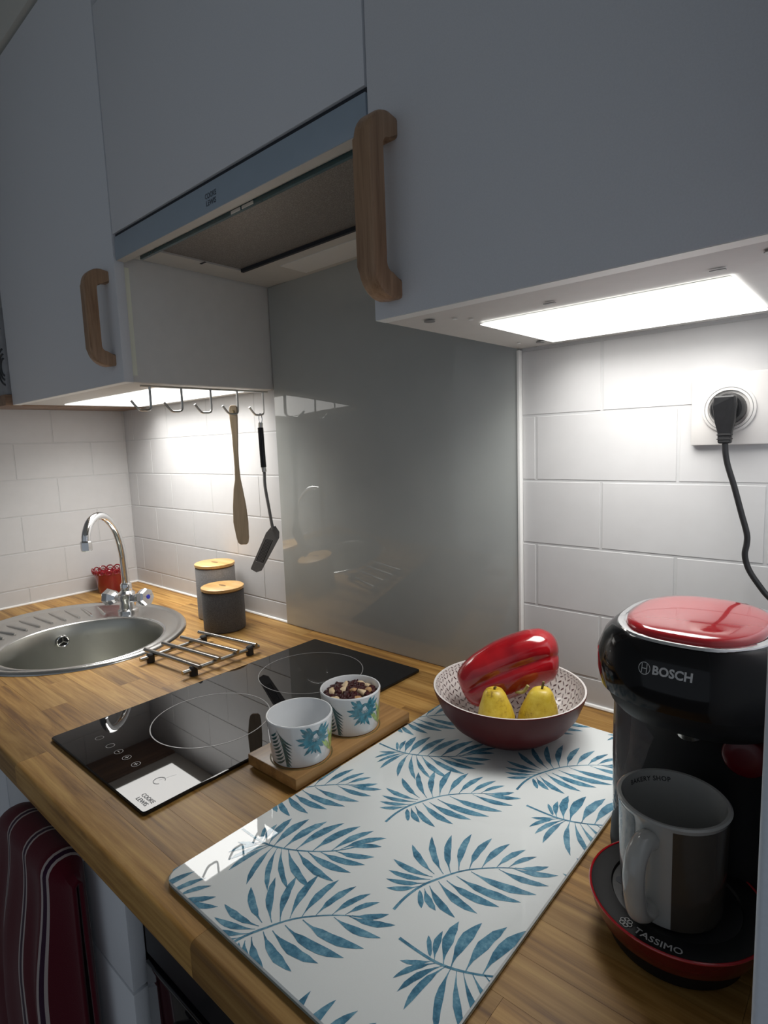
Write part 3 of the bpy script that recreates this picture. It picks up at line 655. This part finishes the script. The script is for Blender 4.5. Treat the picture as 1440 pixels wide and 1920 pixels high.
FB = ([(0.0, 0.0), (0.0195, -0.0002), (0.0385, 0.0012), (0.0579, 0.0078), (0.0796, 0.0199), (0.0981, 0.0345), (0.1113, 0.0501), (0.1181, 0.0612)], [(0.0299, 0.0019, 0.0172, 0.0167, 0.0041), (0.0344, 0.0014, 0.0237, 0.0273, 0.0057), (0.0417, 0.003, 0.0287, 0.0438, 0.0086), (0.0477, 0.0045, 0.0445, 0.0545, 0.0095), (0.0584, 0.0085, 0.0628, 0.0639, 0.0093), (0.0698, 0.0145, 0.0792, 0.0736, 0.0092), (0.0845, 0.023, 0.0963, 0.0805, 0.0091), (0.0989, 0.036, 0.1126, 0.0839, 0.0076), (0.1042, 0.0416, 0.1299, 0.0838, 0.0069), (0.1088, 0.0481, 0.1344, 0.0712, 0.0063), (0.0334, 0.0002, 0.0136, -0.0155, 0.0044), (0.0372, 0.0005, 0.0188, -0.0303, 0.005), (0.0427, 0.0023, 0.0282, -0.0368, 0.0053), (0.0443, 0.0026, 0.0405, -0.0444, 0.006), (0.0482, 0.004, 0.0691, -0.0444, 0.0061), (0.0525, 0.0056, 0.0907, -0.0368, 0.0056), (0.0571, 0.0073, 0.1052, -0.024, 0.0053), (0.063, 0.0105, 0.1195, -0.0102, 0.0075), (0.0713, 0.015, 0.1297, 0.0089, 0.0079), (0.08, 0.0205, 0.1347, 0.0267, 0.0081), (0.0898, 0.028, 0.1382, 0.0425, 0.0076), (0.1021, 0.0381, 0.1383, 0.056, 0.0068)])
def clip(poly, x0, x1, y0, y1):
    for ax, lim, sg in ((0, x0, 1), (0, x1, -1), (1, y0, 1), (1, y1, -1)):
        out = []; n = len(poly)
        for i in range(n):
            p, q = poly[i], poly[(i + 1) % n]; dp, dq = sg * (p[ax] - lim), sg * (q[ax] - lim)
            if dp >= 0: out.append(p)
            if (dp > 0 > dq) or (dp < 0 < dq): out.append(lerp(p, q, dp / (dp - dq)))
        poly = out
        if len(poly) < 3: return []
    for cx, cy, sx, sy in ((x0, y0, 1, 1), (x1, y0, -1, 1), (x0, y1, 1, -1), (x1, y1, -1, -1)):      # rounded corners
        dist = lambda p: sx * (p[0] - cx) + sy * (p[1] - cy) - .0098
        out = []; n = len(poly)
        for i in range(n):
            p, q = poly[i], poly[(i + 1) % n]; dp, dq = dist(p), dist(q)
            if dp >= 0: out.append(p)
            if (dp > 0 > dq) or (dp < 0 < dq): out.append(lerp(p, q, dp / (dp - dq)))
        poly = out
        if len(poly) < 3: return []
    return poly
def leaf_quads(x0, y0, x1, y1, w, bend, sh):
    prof = [(0, .10), (.08, .12), (.2, .30), (.34, .78), (.5, 1.0), (.66, .98), (.8, .74), (.91, .38), (1, .03)] if not sh else [(0, .08), (.12, .55), (.3, .95), (.5, 1), (.7, .9), (.88, .55), (1, .06)]
    dx, dy = x1 - x0, y1 - y0; L = math.hypot(dx, dy); nx, ny = -dy / L, dx / L; out = []; ctr = []
    for t, k in prof:
        o = bend * L * 4 * t * (1 - t); cx, cy = x0 + dx * t + nx * o, y0 + dy * t + ny * o; wv = w * .50 * k * (1 + .10 * sin(t * 23 + x1 * 900))
        ctr.append(((cx + nx * wv, cy + ny * wv), (cx - nx * wv, cy - ny * wv)))
    return [(a[0], a[1], b[1], b[0]) for a, b in zip(ctr, ctr[1:])]
def frond(F, ax, ay, seed):
    rnd = random.Random(seed); polys = []
    rp_ = [Vector((ax + p[0], ay + p[1], 0)) for p in F[0]]; rp_ = smooth_path(rp_, 3)
    for i in range(len(rp_) - 1):
        p, q = rp_[i], rp_[i + 1]; d = (q - p).normalized(); w0 = .0014 * (1 - .75 * i / len(rp_)); w1 = .0014 * (1 - .75 * (i + 1) / len(rp_)); n = Vector((-d.y, d.x, 0))
        polys.append([tuple((p + n * w0)[:2]), tuple((p - n * w0)[:2]), tuple((q - n * w1)[:2]), tuple((q + n * w1)[:2])])
    tipd = rp_[-1] - rp_[len(rp_) // 3]
    for x0, y0, x1, y1, w in F[1]:
        L = math.hypot(x1 - x0, y1 - y0); cr = (x1 - x0) * tipd.y - (y1 - y0) * tipd.x
        polys += leaf_quads(ax + x0, ay + y0, ax + x1, ay + y1, w, (-.07 if cr > 0 else .07) * (1 if L > .025 else 0), L < .024)
    i = .0010; bm = bmesh.new()
    for k, p in enumerate(polys):
        c = clip(p, mx0 + i, mx1 - i, my0 + i, my1 - i)
        if len(c) > 2:
            z = MZ + .00010 + .000012 * (k % 9); bm.faces.new([bm.verts.new((x, y, z)) for x, y in c])
    if not len(bm.faces): bm.free(); return
    for f in bm.faces: f.normal_update(); (f.normal_flip() if f.normal.z < 0 else None)
    me = bpy.data.meshes.new('frond_print'); bm.to_mesh(me); bm.free(); link('frond_print', me, 'frond_ink', gb)
PXp, PYp = .2165, .2195; sd_ = 0
for F, ax, ay in ((FA, 1.4600, -.4821), (FA, 1.3783, -.3988), (FB, 1.4823, -.5013)):
    for i in (-2, -1, 0, 1):
        for j in (-1, 0, 1, 2):
            sd_ += 1
            if mx0 - .15 < ax + i * PXp < mx1 + .05 and my0 - .15 < ay + j * PYp < my1 + .05: frond(F, ax + i * PXp, ay + j * PYp, sd_)

# ------------------------------------------------------------------ cup tray and cups
ty = thing('serving_tray', 'narrow wooden tray holding two printed cups beside the hob', 'tray', (1.21, -.32, ZC))
bm = bmesh.new(); add_box(bm, 1.163, 1.2575, -.4200, -.2060, ZC + .003, ZC + .018, .0015); bm_obj('board', bm, 'tray_wood', ty, 40)
for y in (-.405, -.222): box('foot_rail', 1.168, 1.2525, y - .006, y + .006, ZC + .0003, ZC + .0029, 'tray_wood', ty)
CUPS = [(1.2175, -.3765), (1.2165, -.2835)]
for cx_, cy_ in CUPS: flat_ring('recess_shade_ring', cx_, cy_, .0398, .0018, ZC + .0182, 'stem_brown', ty, 48)  # flat brown ring painted as a thin shadow round each cup foot
def cyl_leaf(bm, cx, cy, r0, r1, z0, z1, polys):
    for k, p in enumerate(polys):
        vs = []
        for a, z in p:
            tt = (z - z0) / (z1 - z0); r = r0 + (r1 - r0) * tt + .0002 + .00001 * (k % 7); vs.append(bm.verts.new((cx + r * cos(a), cy + r * sin(a), z)))
        try: bm.faces.new(vs)
        except ValueError: pass
def arc_leaf(a0, z0, a1, z1, w, r, bend=0.0):
    q = leaf_quads(a0 * r, z0, a1 * r, z1, w, bend, False); return [[(u / r, v) for u, v in p] for p in q]
def cup(label, cx, cy):
    t = thing('cup', label, 'cup', (cx, cy, ZC + .0182), 'printed cups on the tray'); z0, z1, r0, r1 = ZC + .0186, ZC + .0735, .0375, .0420
    lathe('body', [(.020, z0 + .0005), (r0 - .004, z0), (r0 - .001, z0 + .0008), (r0, z0 + .003), (r1, z1 - .0012), (r1 - .0008, z1), (r1 - .0022, z1), (r1 - .003, z1 - .0015), (r0 - .003, z0 + .008), (r0 - .008, z0 + .004), (.01, z0 + .0035)], cx, cy, 'porcelain', t, 64)
    view = math.atan2(-.82104 - cy, 1.76424 - cx); r = .040
    # monstera leaf: lobes around a heart
    bm = bmesh.new(); ac = view + .46; zc = z0 + .031; P = []
    for k in range(17):
        b = RAD(-240 + k * 300 / 16); L = .0225 + .0035 * sin(k * 2.3)
        P += arc_leaf(ac + .003 * cos(b) / r, zc + .008 + .003 * sin(b), ac + L * cos(b) / r, zc + .006 + L * sin(b), .0048, r, .10 * (-1 if cos(b) > 0 else 1))
    P += [[(ac + .0085 * cos(RAD(s)) / r, zc + .007 + .0085 * sin(RAD(s))) for s in range(0, 360, 30)]]
    P = [[(a, min(max(z, z0 + .003), z1 - .003)) for a, z in p] for p in P]
    cyl_leaf(bm, cx, cy, r0, r1, z0, z1, P); bm_obj('monstera_print', bm, 'leaf_teal', t)
    # palm leaf, dark
    bm = bmesh.new(); ac = view - .62; P = []
    for k in range(9):
        zb = z0 + .048 - k * .0042; P += arc_leaf(ac - .10 + k * .03, zb, ac + .36 - k * .012, zb - .017 - k * .0005, .0026, r, -.12)
        P += arc_leaf(ac - .12 + k * .03, zb, ac - .46 + k * .02, zb - .010, .0026, r, .12)
    P += arc_leaf(ac - .15, z0 + .052, ac + .18, z0 + .008, .0012, r, .03)
    P = [[(a, min(max(z, z0 + .0025), z1 - .002)) for a, z in p] for p in P]
    cyl_leaf(bm, cx, cy, r0, r1, z0, z1, P); bm_obj('palm_print', bm, 'leaf_dark', t)
    # grassy leaf, green
    bm = bmesh.new(); ac = view + 1.22; P = []
    for k in range(8):
        b = RAD(35 + k * 16); P += arc_leaf(ac, z0 + .006, ac + .026 * cos(b) / r, z0 + .010 + .036 * sin(b) * (.7 + .3 * (k % 2)), .0040, r, 0)
    cyl_leaf(bm, cx, cy, r0, r1, z0, z1, P); bm_obj('grass_print', bm, 'leaf_green', t)
    return z0, z1
cup('empty white cup with blue leaf print at the front of the tray', *CUPS[0])
z0c, z1c = cup('white leaf-print cup filled with nuts and dried cranberries', *CUPS[1])
rnd = random.Random(5)
def lump(bm_r, sx, sy, sz, seed, amp):
    rr = random.Random(seed); bm = bmesh.new(); bmesh.ops.create_icosphere(bm, subdivisions=2, radius=1)
    ph = [rr.uniform(0, 6) for _ in range(6)]
    for v in bm.verts:
        k = 1 + amp * (sin(v.co.x * 3 + ph[0]) * sin(v.co.y * 4 + ph[1]) + .6 * sin(v.co.z * 6 + ph[2]))
        v.co = Vector((v.co.x * sx * k, v.co.y * sy * k + amp * sx * .8 * (v.co.x ** 2), v.co.z * sz * k))
    me = bpy.data.meshes.new('lump'); bm.to_mesh(me); bm.free(); me.polygons.foreach_set('use_smooth', [True] * len(me.polygons)); return me
cr_me = [lump(1, .0062, .0044, .0036, s, .25) for s in range(4)]; pn = [lump(1, .0085, .0048, .0042, s + 9, .18) for s in range(3)]; tn_ = [lump(1, .0068, .0060, .0050, s + 20, .10) for s in range(2)]
for m_ in cr_me: m_.materials.append(MATS['cranberry'])
for m_ in pn: m_.materials.append(MATS['nut_pale'])
for m_ in tn_: m_.materials.append(MATS['nut_tan'])
placed = []
def spot(rmax, zb, zt, dmin):
    for _ in range(400):
        a, q = rnd.uniform(0, 2 * pi), math.sqrt(rnd.random()) * rmax; p = Vector((CUPS[1][0] + q * cos(a), CUPS[1][1] + q * sin(a), zb + (zt - zb) * (1 - (q / .036) ** 2 * .6) + rnd.uniform(-.001, .001)))
        if all((p - o).length > dmin for o in placed): placed.append(p); return p
    return None
def bit(name, me, p, label, cat, grp):
    o = bpy.data.objects.new(name, me); COL.objects.link(o); o.location = p; o.rotation_euler = (rnd.uniform(-.6, .6), rnd.uniform(-.6, .6), rnd.uniform(0, 6)); tag(o, label, cat, grp)
for k in range(7):
    p = spot(.030, z1c - .014, z1c - .0045, .0115)
    if p: bit('cashew_nut', pn[k % 3], p, 'pale nut among the dried cranberries in the cup', 'nut', 'pale nuts in the cup')
for k in range(3):
    p = spot(.028, z1c - .014, z1c - .005, .010)
    if p: bit('hazelnut', tn_[k % 2], p, 'tan round nut among the dried cranberries in the cup', 'nut', 'tan nuts in the cup')
for k in range(58):
    p = spot(.0325, z1c - .014, z1c - .005, .0056)
    if p: bit('dried_cranberry', cr_me[k % 4], p, 'dark dried cranberry in the nut-filled cup', 'dried fruit', 'dried cranberries in the cup')
lathe('fill', [(.0345, z0c + .012), (.0365, z1c - .018), (.025, z1c - .014), (.008, z1c - .012)], *CUPS[1], 'cranberry', None, 32); fo = bpy.data.objects['fill']; fo.name = 'dried_fruit_mix'
tag(fo, 'dark dried fruit filling the lower part of the nut cup', 'dried fruit', kind='stuff')

# ------------------------------------------------------------------ fruit bowl with pepper and pears
bx, by = 1.389, -.153; bz = MZ + .0003; H = .0685
fb = thing('fruit_bowl', 'dark red bowl with patterned white inside on the glass board', 'bowl', (bx, by, bz))
po = [(.034, 0), (.046, 0), (.048, .003), (.060, .008), (.078, .022), (.091, .040), (.099, .060), (.1015, H)]
lathe('outer_shell', [(r, bz + z) for r, z in po] + [(.1010, bz + H + .0012)], bx, by, 'bowl_red', fb, 72, True, False)
pin = [(.1010, H + .0012), (.0985, H + .0010), (.0960, .060), (.088, .041), (.075, .0245), (.057, .012), (.03, .0070), (.004, .0062)]
lathe('inner_glaze', [(r, bz + z) for r, z in pin], bx, by, 'bowl_white', fb, 72, False, True, label='white inside with dark dashes')
bm = bmesh.new(); rnd2 = random.Random(3)
def inner(s):           # arc position 0 = rim
    n = len(pin) - 2; f = 1 + s * (n - 1e-6); i = int(f); t_ = f - i; a, b = pin[i], pin[min(i + 1, len(pin) - 1)]
    return a[0] + (b[0] - a[0]) * t_, a[1] + (b[1] - a[1]) * t_
rws = 13
for j in range(rws):
    s = .04 + j * .064; rr_, zz_ = inner(s); nn = int(2 * pi * rr_ / .0075)
    for i in range(nn):
        a = 2 * pi * (i + (j % 2) * .5) / nn; dirn = RAD(35 if (i + j) % 2 else -50) + rnd2.uniform(-.25, .25); V = []
        for u, v in ((-.0026, -.00055), (.0026, -.00055), (.0026, .00055), (-.0026, .00055)):
            du, ds = u * cos(dirn) - v * sin(dirn), (u * sin(dirn) + v * cos(dirn)) / .105
            r2, z2 = inner(min(max(s + ds, 0), .95)); aa = a + du / rr_; V.append(bm.verts.new((bx + (r2 - .0005) * cos(aa), by + (r2 - .0005) * sin(aa), bz + z2 + .0003)))
        bm.faces.new(V)
bm_obj('dash_print', bm, 'dash_ink', fb)['kind'] = 'stuff'

# bell pepper: lobed loft along a tilted axis
pp = thing('bell_pepper', 'large glossy red bell pepper lying in the fruit bowl', 'pepper', (bx, by, bz + .02))
hv2 = Vector((.7504, .6609, 0)); nn2 = Vector((-.6609, .7504, 0)); P0 = Vector((1.375, -.150, 0)) + nn2 * .010
axis = [(-.050, .9560), (-.043, .9600), (-.022, .9740), (.006, .9880), (.028, .9975), (.050, 1.0050), (.066, 1.0090), (.076, 1.0105), (.0805, 1.0105)]
rad = [.011, .0255, .0340, .0375, .0380, .0375, .0345, .0255, .0100]
bm = bmesh.new(); rings = []
sa = smooth_path([(a, 0, z) for a, z in axis], 3); sr = []
for i in range(len(rad) - 1):
    for j in range(3): sr.append(rad[i] + (rad[i + 1] - rad[i]) * j / 3)
sr.append(rad[-1]); nS = len(sa)
for i, (p, r) in enumerate(zip(sa, sr)):
    d = (sa[min(i + 1, nS - 1)] - sa[max(i - 1, 0)]).normalized(); up = Vector((-d.z, 0, d.x)); t_ = i / (nS - 1); rg = []
    for k in range(56):
        a = 2 * pi * k / 56; lob = 1 + (.20 + .10 * t_ ** 2 + .10 * (1 - t_) ** 2) * (abs(cos(1.5 * (a + .136 + .30 * t_))) ** .42 * 1.35 - 1) + .02 * sin(a * 2 + t_ * 5)
        off = (hv2 * p.x + Vector((0, 0, p.z))) + (hv2 * up.x + Vector((0, 0, up.z))) * (r * lob * cos(a)) + nn2 * (r * lob * .98 * sin(a))
        rg.append(tuple(P0 + off))
    rings.append(rg)
add_loft(bm, rings); o = bm_obj('flesh', bm, 'pepper_skin', pp, 80)
m = o.modifiers.new('s', 'SUBSURF'); m.levels = 1; m.render_levels = 1
stx = lambda u, z, w: tuple(P0 + hv2 * u + nn2 * w + Vector((0, 0, z)))
tube('stalk', [stx(.016, .968, -.030), stx(.024, .972, -.040), stx(.030, .982, -.043)], [.0022] * 13, 'stem_green', pp, 8, 6)
def pear(label, x, y, z, s, lean, top):
    t = thing('pear', label, 'pear', (x, y, bz + .008), 'pears in the fruit bowl')
    prof = [(.003, -.033), (.012, -.0325), (.022, -.027), (.0268, -.015), (.0268, -.003), (.0235, .010), (.0195, .020), (.0165, .028), (.0125, .0335), (.007, .036), (.0035, .0352), (.001, .0335)]
    R_ = []
    for r, h in prof:
        hh = h + .033; rg = []
        for k in range(36):
            a = 2 * pi * k / 36; rr = r * (1 + .03 * sin(3 * a + h * 80) + .02 * sin(2 * a + 1)) * s
            rg.append((x + lean[0] * hh + rr * cos(a), y + lean[1] * hh + rr * sin(a), z + h * s))
        R_.append(rg)
    loft('flesh', R_, 'pear_skin', t, smooth=80)
    xt, yt, zt = x + lean[0] * .068, y + lean[1] * .068, z + .034 * s
    tube('stalk', [(xt, yt, zt), (xt + .001, yt - .001, zt + .003), (xt + .003, yt - .001, zt + (.011 if top else .004))], [.0016] * 9, 'stem_brown', t, 7, 4)
pear('yellow pear on the left at the front of the fruit bowl', 1.3975, -.1990, .9530, .87, (-.10, .10), False)
pear('yellow pear on the right at the front of the fruit bowl', 1.4365, -.1700, .9575, .90, (.12, .05), True)

# ------------------------------------------------------------------ wall socket, plug and cord
so = thing('wall_socket', 'white square wall socket on the tiled wall', 'socket', (1.613, -.004, 1.3325))
box('plate', 1.5715, 1.6550, -.0095, -.0003, 1.2890, 1.3755, 'socket_white', so, bev=.0015)
bm = bmesh.new(); cz_ = 1.3325; cxs = 1.6130
add_loft(bm, [[(cxs + r * cos(2 * pi * i / 48), y, cz_ + r * sin(2 * pi * i / 48)) for i in range(48)] for r, y in [(.0292, -.0095), (.0288, -.0120), (.0265, -.0128), (.0225, -.0128), (.0218, -.0100), (.0205, -.0098)]], False, True)
bm_obj('socket_ring', bm, 'socket_white', so, 40)
torus('ring_groove', (cxs, -.01275, cz_), .0258, .0004, 'screw_grey', so, 'y', 40, 6)
cd = thing('power_cord', 'black power cord with angled plug in the wall socket', 'cord', (1.613, -.03, 1.28))
bm = bmesh.new()
add_loft(bm, [[(cxs + r * cos(2 * pi * i / 32), y, cz_ + r * sin(2 * pi * i / 32)) for i in range(32)] for r, y in [(.0190, -.0100), (.0192, -.0160), (.0185, -.0230), (.0165, -.0270)]])
pg = bm_obj('plug', bm, 'black_plastic', cd, 40)
pr_ = [(-.0115, 1.3475), (.0105, 1.3475), (.0125, 1.336), (.0105, 1.318), (.0075, 1.303), (.0070, 1.291), (-.0068, 1.291), (-.0072, 1.303), (-.0105, 1.318), (-.0130, 1.336)]
o = prism('plug_grip', pr_, lambda u, v, w: (cxs + .0005 + u, -.0255 - w * (1.0 if v > 1.31 else .8), v), .0125, 'black_plastic', pg); bb = o.modifiers.new('b', 'BEVEL'); bb.width = .002; bb.segments = 2
for z in (1.3015, 1.2965): box('grip_groove', cxs - .0072, cxs + .008, -.0360, -.0255, z - .0006, z + .0006, 'black_rubber', pg)
tube('cable', [(1.6140, -.031, 1.2915), (1.6150, -.031, 1.279), (1.6178, -.030, 1.2640), (1.6250, -.030, 1.2400), (1.6335, -.030, 1.2080), (1.6398, -.030, 1.1844), (1.6402, -.030, 1.1720), (1.6388, -.031, 1.1600), (1.6410, -.031, 1.1480), (1.6465, -.032, 1.1360), (1.6600, -.034, 1.1170), (1.678, -.040, 1.095), (1.690, -.050, 1.04), (1.690, -.070, .97), (1.680, -.102, .945), (1.672, -.118, .94)], .0034, 'black_plastic', cd, 10, 6)

# ------------------------------------------------------------------ coffee machine
CX = 1.651
cmn = thing('coffee_machine', 'black and red capsule coffee machine beside the tall panel', 'coffee machine', (CX, -.26, ZC))
def sec(z, front, back, a, n=2.7): return ring(CX, (front + back) / 2, z, a, (back - front) / 2, n, 64)
loft('head_shell', [sec(1.0985, -.378, -.150, .0735), sec(1.1010, -.3835, -.150, .0762), sec(1.112, -.3865, -.152, .0775), sec(1.128, -.3855, -.172, .0765), sec(1.142, -.3805, -.208, .0690), sec(1.149, -.3755, -.226, .0620), sec(1.1515, -.3720, -.232, .0580)], 'black_gloss', cmn, label='glossy black head')
loft('brew_head', [sec(1.0725, -.348, -.150, .0640), sec(1.0755, -.358, -.150, .0685), sec(1.084, -.368, -.150, .0715), sec(1.092, -.374, -.150, .0725), sec(1.0985, -.376, -.150, .0728)], 'black_matte', cmn)
loft('trim_ring', [sec(1.1505, -.3745, -.230, .0590, 2.5), sec(1.1525, -.3735, -.232, .0575, 2.5), sec(1.1530, -.3690, -.236, .0535, 2.5), sec(1.1515, -.3660, -.238, .0515, 2.5)], 'chrome', cmn, label='chrome ring round the lid')
loft('lid', [sec(1.1520, -.3665, -.238, .0515, 2.5), sec(1.1550, -.3660, -.239, .0508, 2.5), sec(1.1566, -.3610, -.243, .0465, 2.5), sec(1.1582, -.350, -.252, .0360, 2.4), sec(1.1590, -.330, -.272, .0200, 2.3), sec(1.1592, -.310, -.292, .0060, 2)], 'red_plastic', cmn, smooth=70, label='glossy red lid')
loft('column', [sec(.9125, -.312, -.125, .0825, 4), sec(.930, -.310, -.125, .0820, 4), sec(.950, -.304, -.125, .0775, 4), sec(.975, -.298, -.125, .0705, 4), sec(1.00, -.293, -.125, .0670, 4), sec(1.03, -.290, -.125, .0660, 4), sec(1.055, -.296, -.125, .0680, 4), sec(1.0735, -.315, -.125, .0700, 4)], 'black_matte', cmn)
loft('water_tank', [ring(CX - .0455, -.232, z, a, b, 4, 40) for z, a, b in [(.9150, .034, .053), (.92, .036, .055), (1.00, .037, .056), (1.066, .036, .056), (1.072, .034, .054)]], 'tank_plastic', cmn, label='clear water tank')
loft('foot_plate', [sec(ZC, -.310, -.120, .078, 4), sec(.904, -.312, -.118, .082, 4), sec(.9125, -.312, -.118, .0825, 4)], 'black_plastic', cmn)
TY = -.354; TR = .0650
lathe('tray_base', [(.040, ZC), (.050, ZC + .002), (.0545, ZC + .0145)], CX, TY, 'black_matte', cmn, 72)
lathe('tray_bowl', [(.0545, ZC + .0145), (.0590, ZC + .019), (.0630, ZC + .028), (TR, ZC + .0365), (TR - .001, ZC + .0375)], CX, TY, 'red_dark', cmn, 72, False, False, label='red underside of the drip tray')
lathe('tray_top', [(TR - .001, ZC + .0373), (TR - .0025, ZC + .0380), (.048, ZC + .0376), (.047, ZC + .0355), (.0465, ZC + .0355)], CX, TY, 'black_matte', cmn, 72, False, False)
lathe('drip_grid', [(.0468, ZC + .0340), (.0468, ZC + .0356), (.044, ZC + .0359)], CX, TY, 'black_plastic', cmn, 56)
torus('red_rim', (CX, TY, ZC + .0372), TR - .0006, .0011, 'red_plastic', cmn, 'z', 80, 8)
for a in (150, 195, 240): lathe('grid_hole', [(.0045, ZC + .0359), (.0045, ZC + .03605)], CX + .040 * cos(RAD(a)), TY + .040 * sin(RAD(a)), 'dark_gap', cmn, 16)
lathe('nozzle', [(.0040, 1.0590), (.0088, 1.0580), (.0098, 1.0595), (.0104, 1.0735)], CX, -.322, 'steel_bar', cmn, 28, label='steel coffee outlet')
bm = bmesh.new(); add_loft(bm, [[(1.688 + r * cos(2 * pi * i / 40), y, 1.045 + r * sin(2 * pi * i / 40)) for i in range(40)] for r, y in [(.0165, -.285), (.0165, -.3065), (.0150, -.3085), (.008, -.3090)]]); bm_obj('start_button', bm, 'red_button', cmn, 50, label='round red button')
# print on head, wrapped to its front
def head_y(x, z):
    zs = [(1.0985, -.378, .0735), (1.1010, -.3835, .0762), (1.112, -.3865, .0775), (1.128, -.3855, .0765), (1.142, -.3805, .0690), (1.149, -.3755, .0620)]
    for p, q in zip(zs, zs[1:]):
        if p[0] <= z <= q[0]: break
    t_ = min(max((z - p[0]) / (q[0] - p[0]), 0), 1); fr, a = p[1] + (q[1] - p[1]) * t_, p[2] + (q[2] - p[2]) * t_
    c_, b_ = (fr - .131) / 2, (-.131 - fr) / 2; return c_ - b_ * (1 - min(abs((x - CX) / a), .999) ** 2.7) ** (1 / 2.7) - .0005
lz = 1.1325
text('brand_print', 'BOSCH', .0083, lambda u, v: (1.6525 + u, head_y(1.6525 + u, lz + v), lz + v), 'silver_print', cmn, bold=.0003, spacing=1.02)
lx = 1.6330
bm = bmesh.new()
for R0, R1 in [(.0044, .0039)]:
    V = [[bm.verts.new((lx + R_ * cos(2 * pi * i / 32), head_y(lx + R_ * cos(2 * pi * i / 32), lz + R_ * sin(2 * pi * i / 32)), lz + R_ * sin(2 * pi * i / 32))) for i in range(32)] for R_ in (R0, R1)]
    for i in range(32): bm.faces.new((V[0][i], V[0][(i + 1) % 32], V[1][(i + 1) % 32], V[1][i]))
for u0, u1, v0, v1 in [(-.0021, -.0015, -.0032, .0032), (.0015, .0021, -.0032, .0032), (-.0015, .0015, -.0003, .0003)]:
    bm.faces.new([bm.verts.new((lx + u, head_y(lx + u, lz + v) - .0001, lz + v)) for u, v in ((u0, v0), (u1, v0), (u1, v1), (u0, v1))])
bm_obj('emblem_print', bm, 'silver_print', cmn)
# TASSIMO on the tray rim
def arc_print(u, v):
    a = -pi / 2 + u / .0585; r = .0585 - v; return (CX + .002 + r * cos(a), TY + r * sin(a), ZC + .0386)
text('brand_print', 'TASSIMO', .0080, lambda u, v: arc_print(u + .0015, v), 'silver_print', cmn, bold=.00012, spacing=1.05)
bm = bmesh.new()
for k in range(6):
    a = RAD(60 * k); cu_, cv_ = -.0228 + .0028 * cos(a), .0028 * sin(a)
    V = [[bm.verts.new(arc_print(cu_ + R_ * cos(2 * pi * i / 14), cv_ + R_ * sin(2 * pi * i / 14))) for i in range(14)] for R_ in (.0021, .0015)]
    for i in range(14): bm.faces.new((V[0][i], V[0][(i + 1) % 14], V[1][(i + 1) % 14], V[1][i]))
bm_obj('flower_print', bm, 'silver_print', cmn)

# mug on the drip tray
MX, MY, MB, MT = 1.6490, -.360, ZC + .0361, 1.0235
mg = thing('mug', 'white and brown enamel-style mug on the coffee machine tray', 'mug', (MX, MY, MB))
R0_, R1_ = .0365, .0405
prof = [(.026, MB + .0004), (R0_ - .004, MB), (R0_ - .0008, MB + .002), (R0_, MB + .006), (R0_ + .0015, MB + .035), (R0_ + .0025, MT - .010), (R1_ - .0002, MT - .003)]
pin_ = [(R1_ - .0030, MT - .0002), (R0_ - .0010, MT - .012), (R0_ - .0025, MB + .030), (R0_ - .0050, MB + .010), (.020, MB + .006), (.004, MB + .0055)]
loft('body', [ring(MX, MY, z, r, r, 2, 72) for r, z in prof] + [ring(MX, MY, z, r, r, 2, 72) for r, z in [(R1_ + .0006, MT - .0012), (R1_ - .0008, MT)]] + [ring(MX, MY, z, r, r, 2, 72) for r, z in pin_], 'mug_white', mg)
va = math.atan2(-.82104 - MY, 1.76424 - MX)
def band(name, a0, a1, mat, label):
    bm = bmesh.new(); n = 26; V = []
    for r, z in prof[2:-1] + [(R1_ - .0006, MT - .0042)]:
        V.append([bm.verts.new((MX + (r + .0003) * cos(a0 + (a1 - a0) * i / n), MY + (r + .0003) * sin(a0 + (a1 - a0) * i / n), z)) for i in range(n + 1)])
    for p, q in zip(V, V[1:]):
        for i in range(n): bm.faces.new((p[i], p[i + 1], q[i + 1], q[i]))
    bm_obj(name, bm, mat, mg, True, label)
ha = va - .40
band('brown_panel', ha + .42, ha + 2.6, 'mug_brown', 'brown painted side')
band('grey_panel', ha - 1.0, ha - .30, 'mug_grey', 'grey mottled side')
hd_ = Vector((cos(ha), sin(ha), 0)); hs = [(R0_ - .001, MT - .018), (R0_ + .012, MT - .015), (R0_ + .022, MT - .022), (R0_ + .0245, MT - .038), (R0_ + .020, MB + .026), (R0_ + .010, MB + .016), (R0_ - .001, MB + .013)]
tube('handle', [tuple(Vector((MX, MY, z)) + hd_ * r) for r, z in hs], .0078, 'mug_white', mg, 14, 6)
def in_print(s0):
    def fn(u, v):
        r = R1_ - .0038 - .002 * (.003 - v) / .008; a = s0 - u / r; zz = MT - .0070 + v; return (MX + (r + .0002) * cos(a), MY + (r + .0002) * sin(a), zz)
    return fn
text('inner_print', 'BAKERY SHOP', .0052, in_print(va + pi + .80 - .25), 'ink_black', mg, bold=.0001, spacing=1.1)
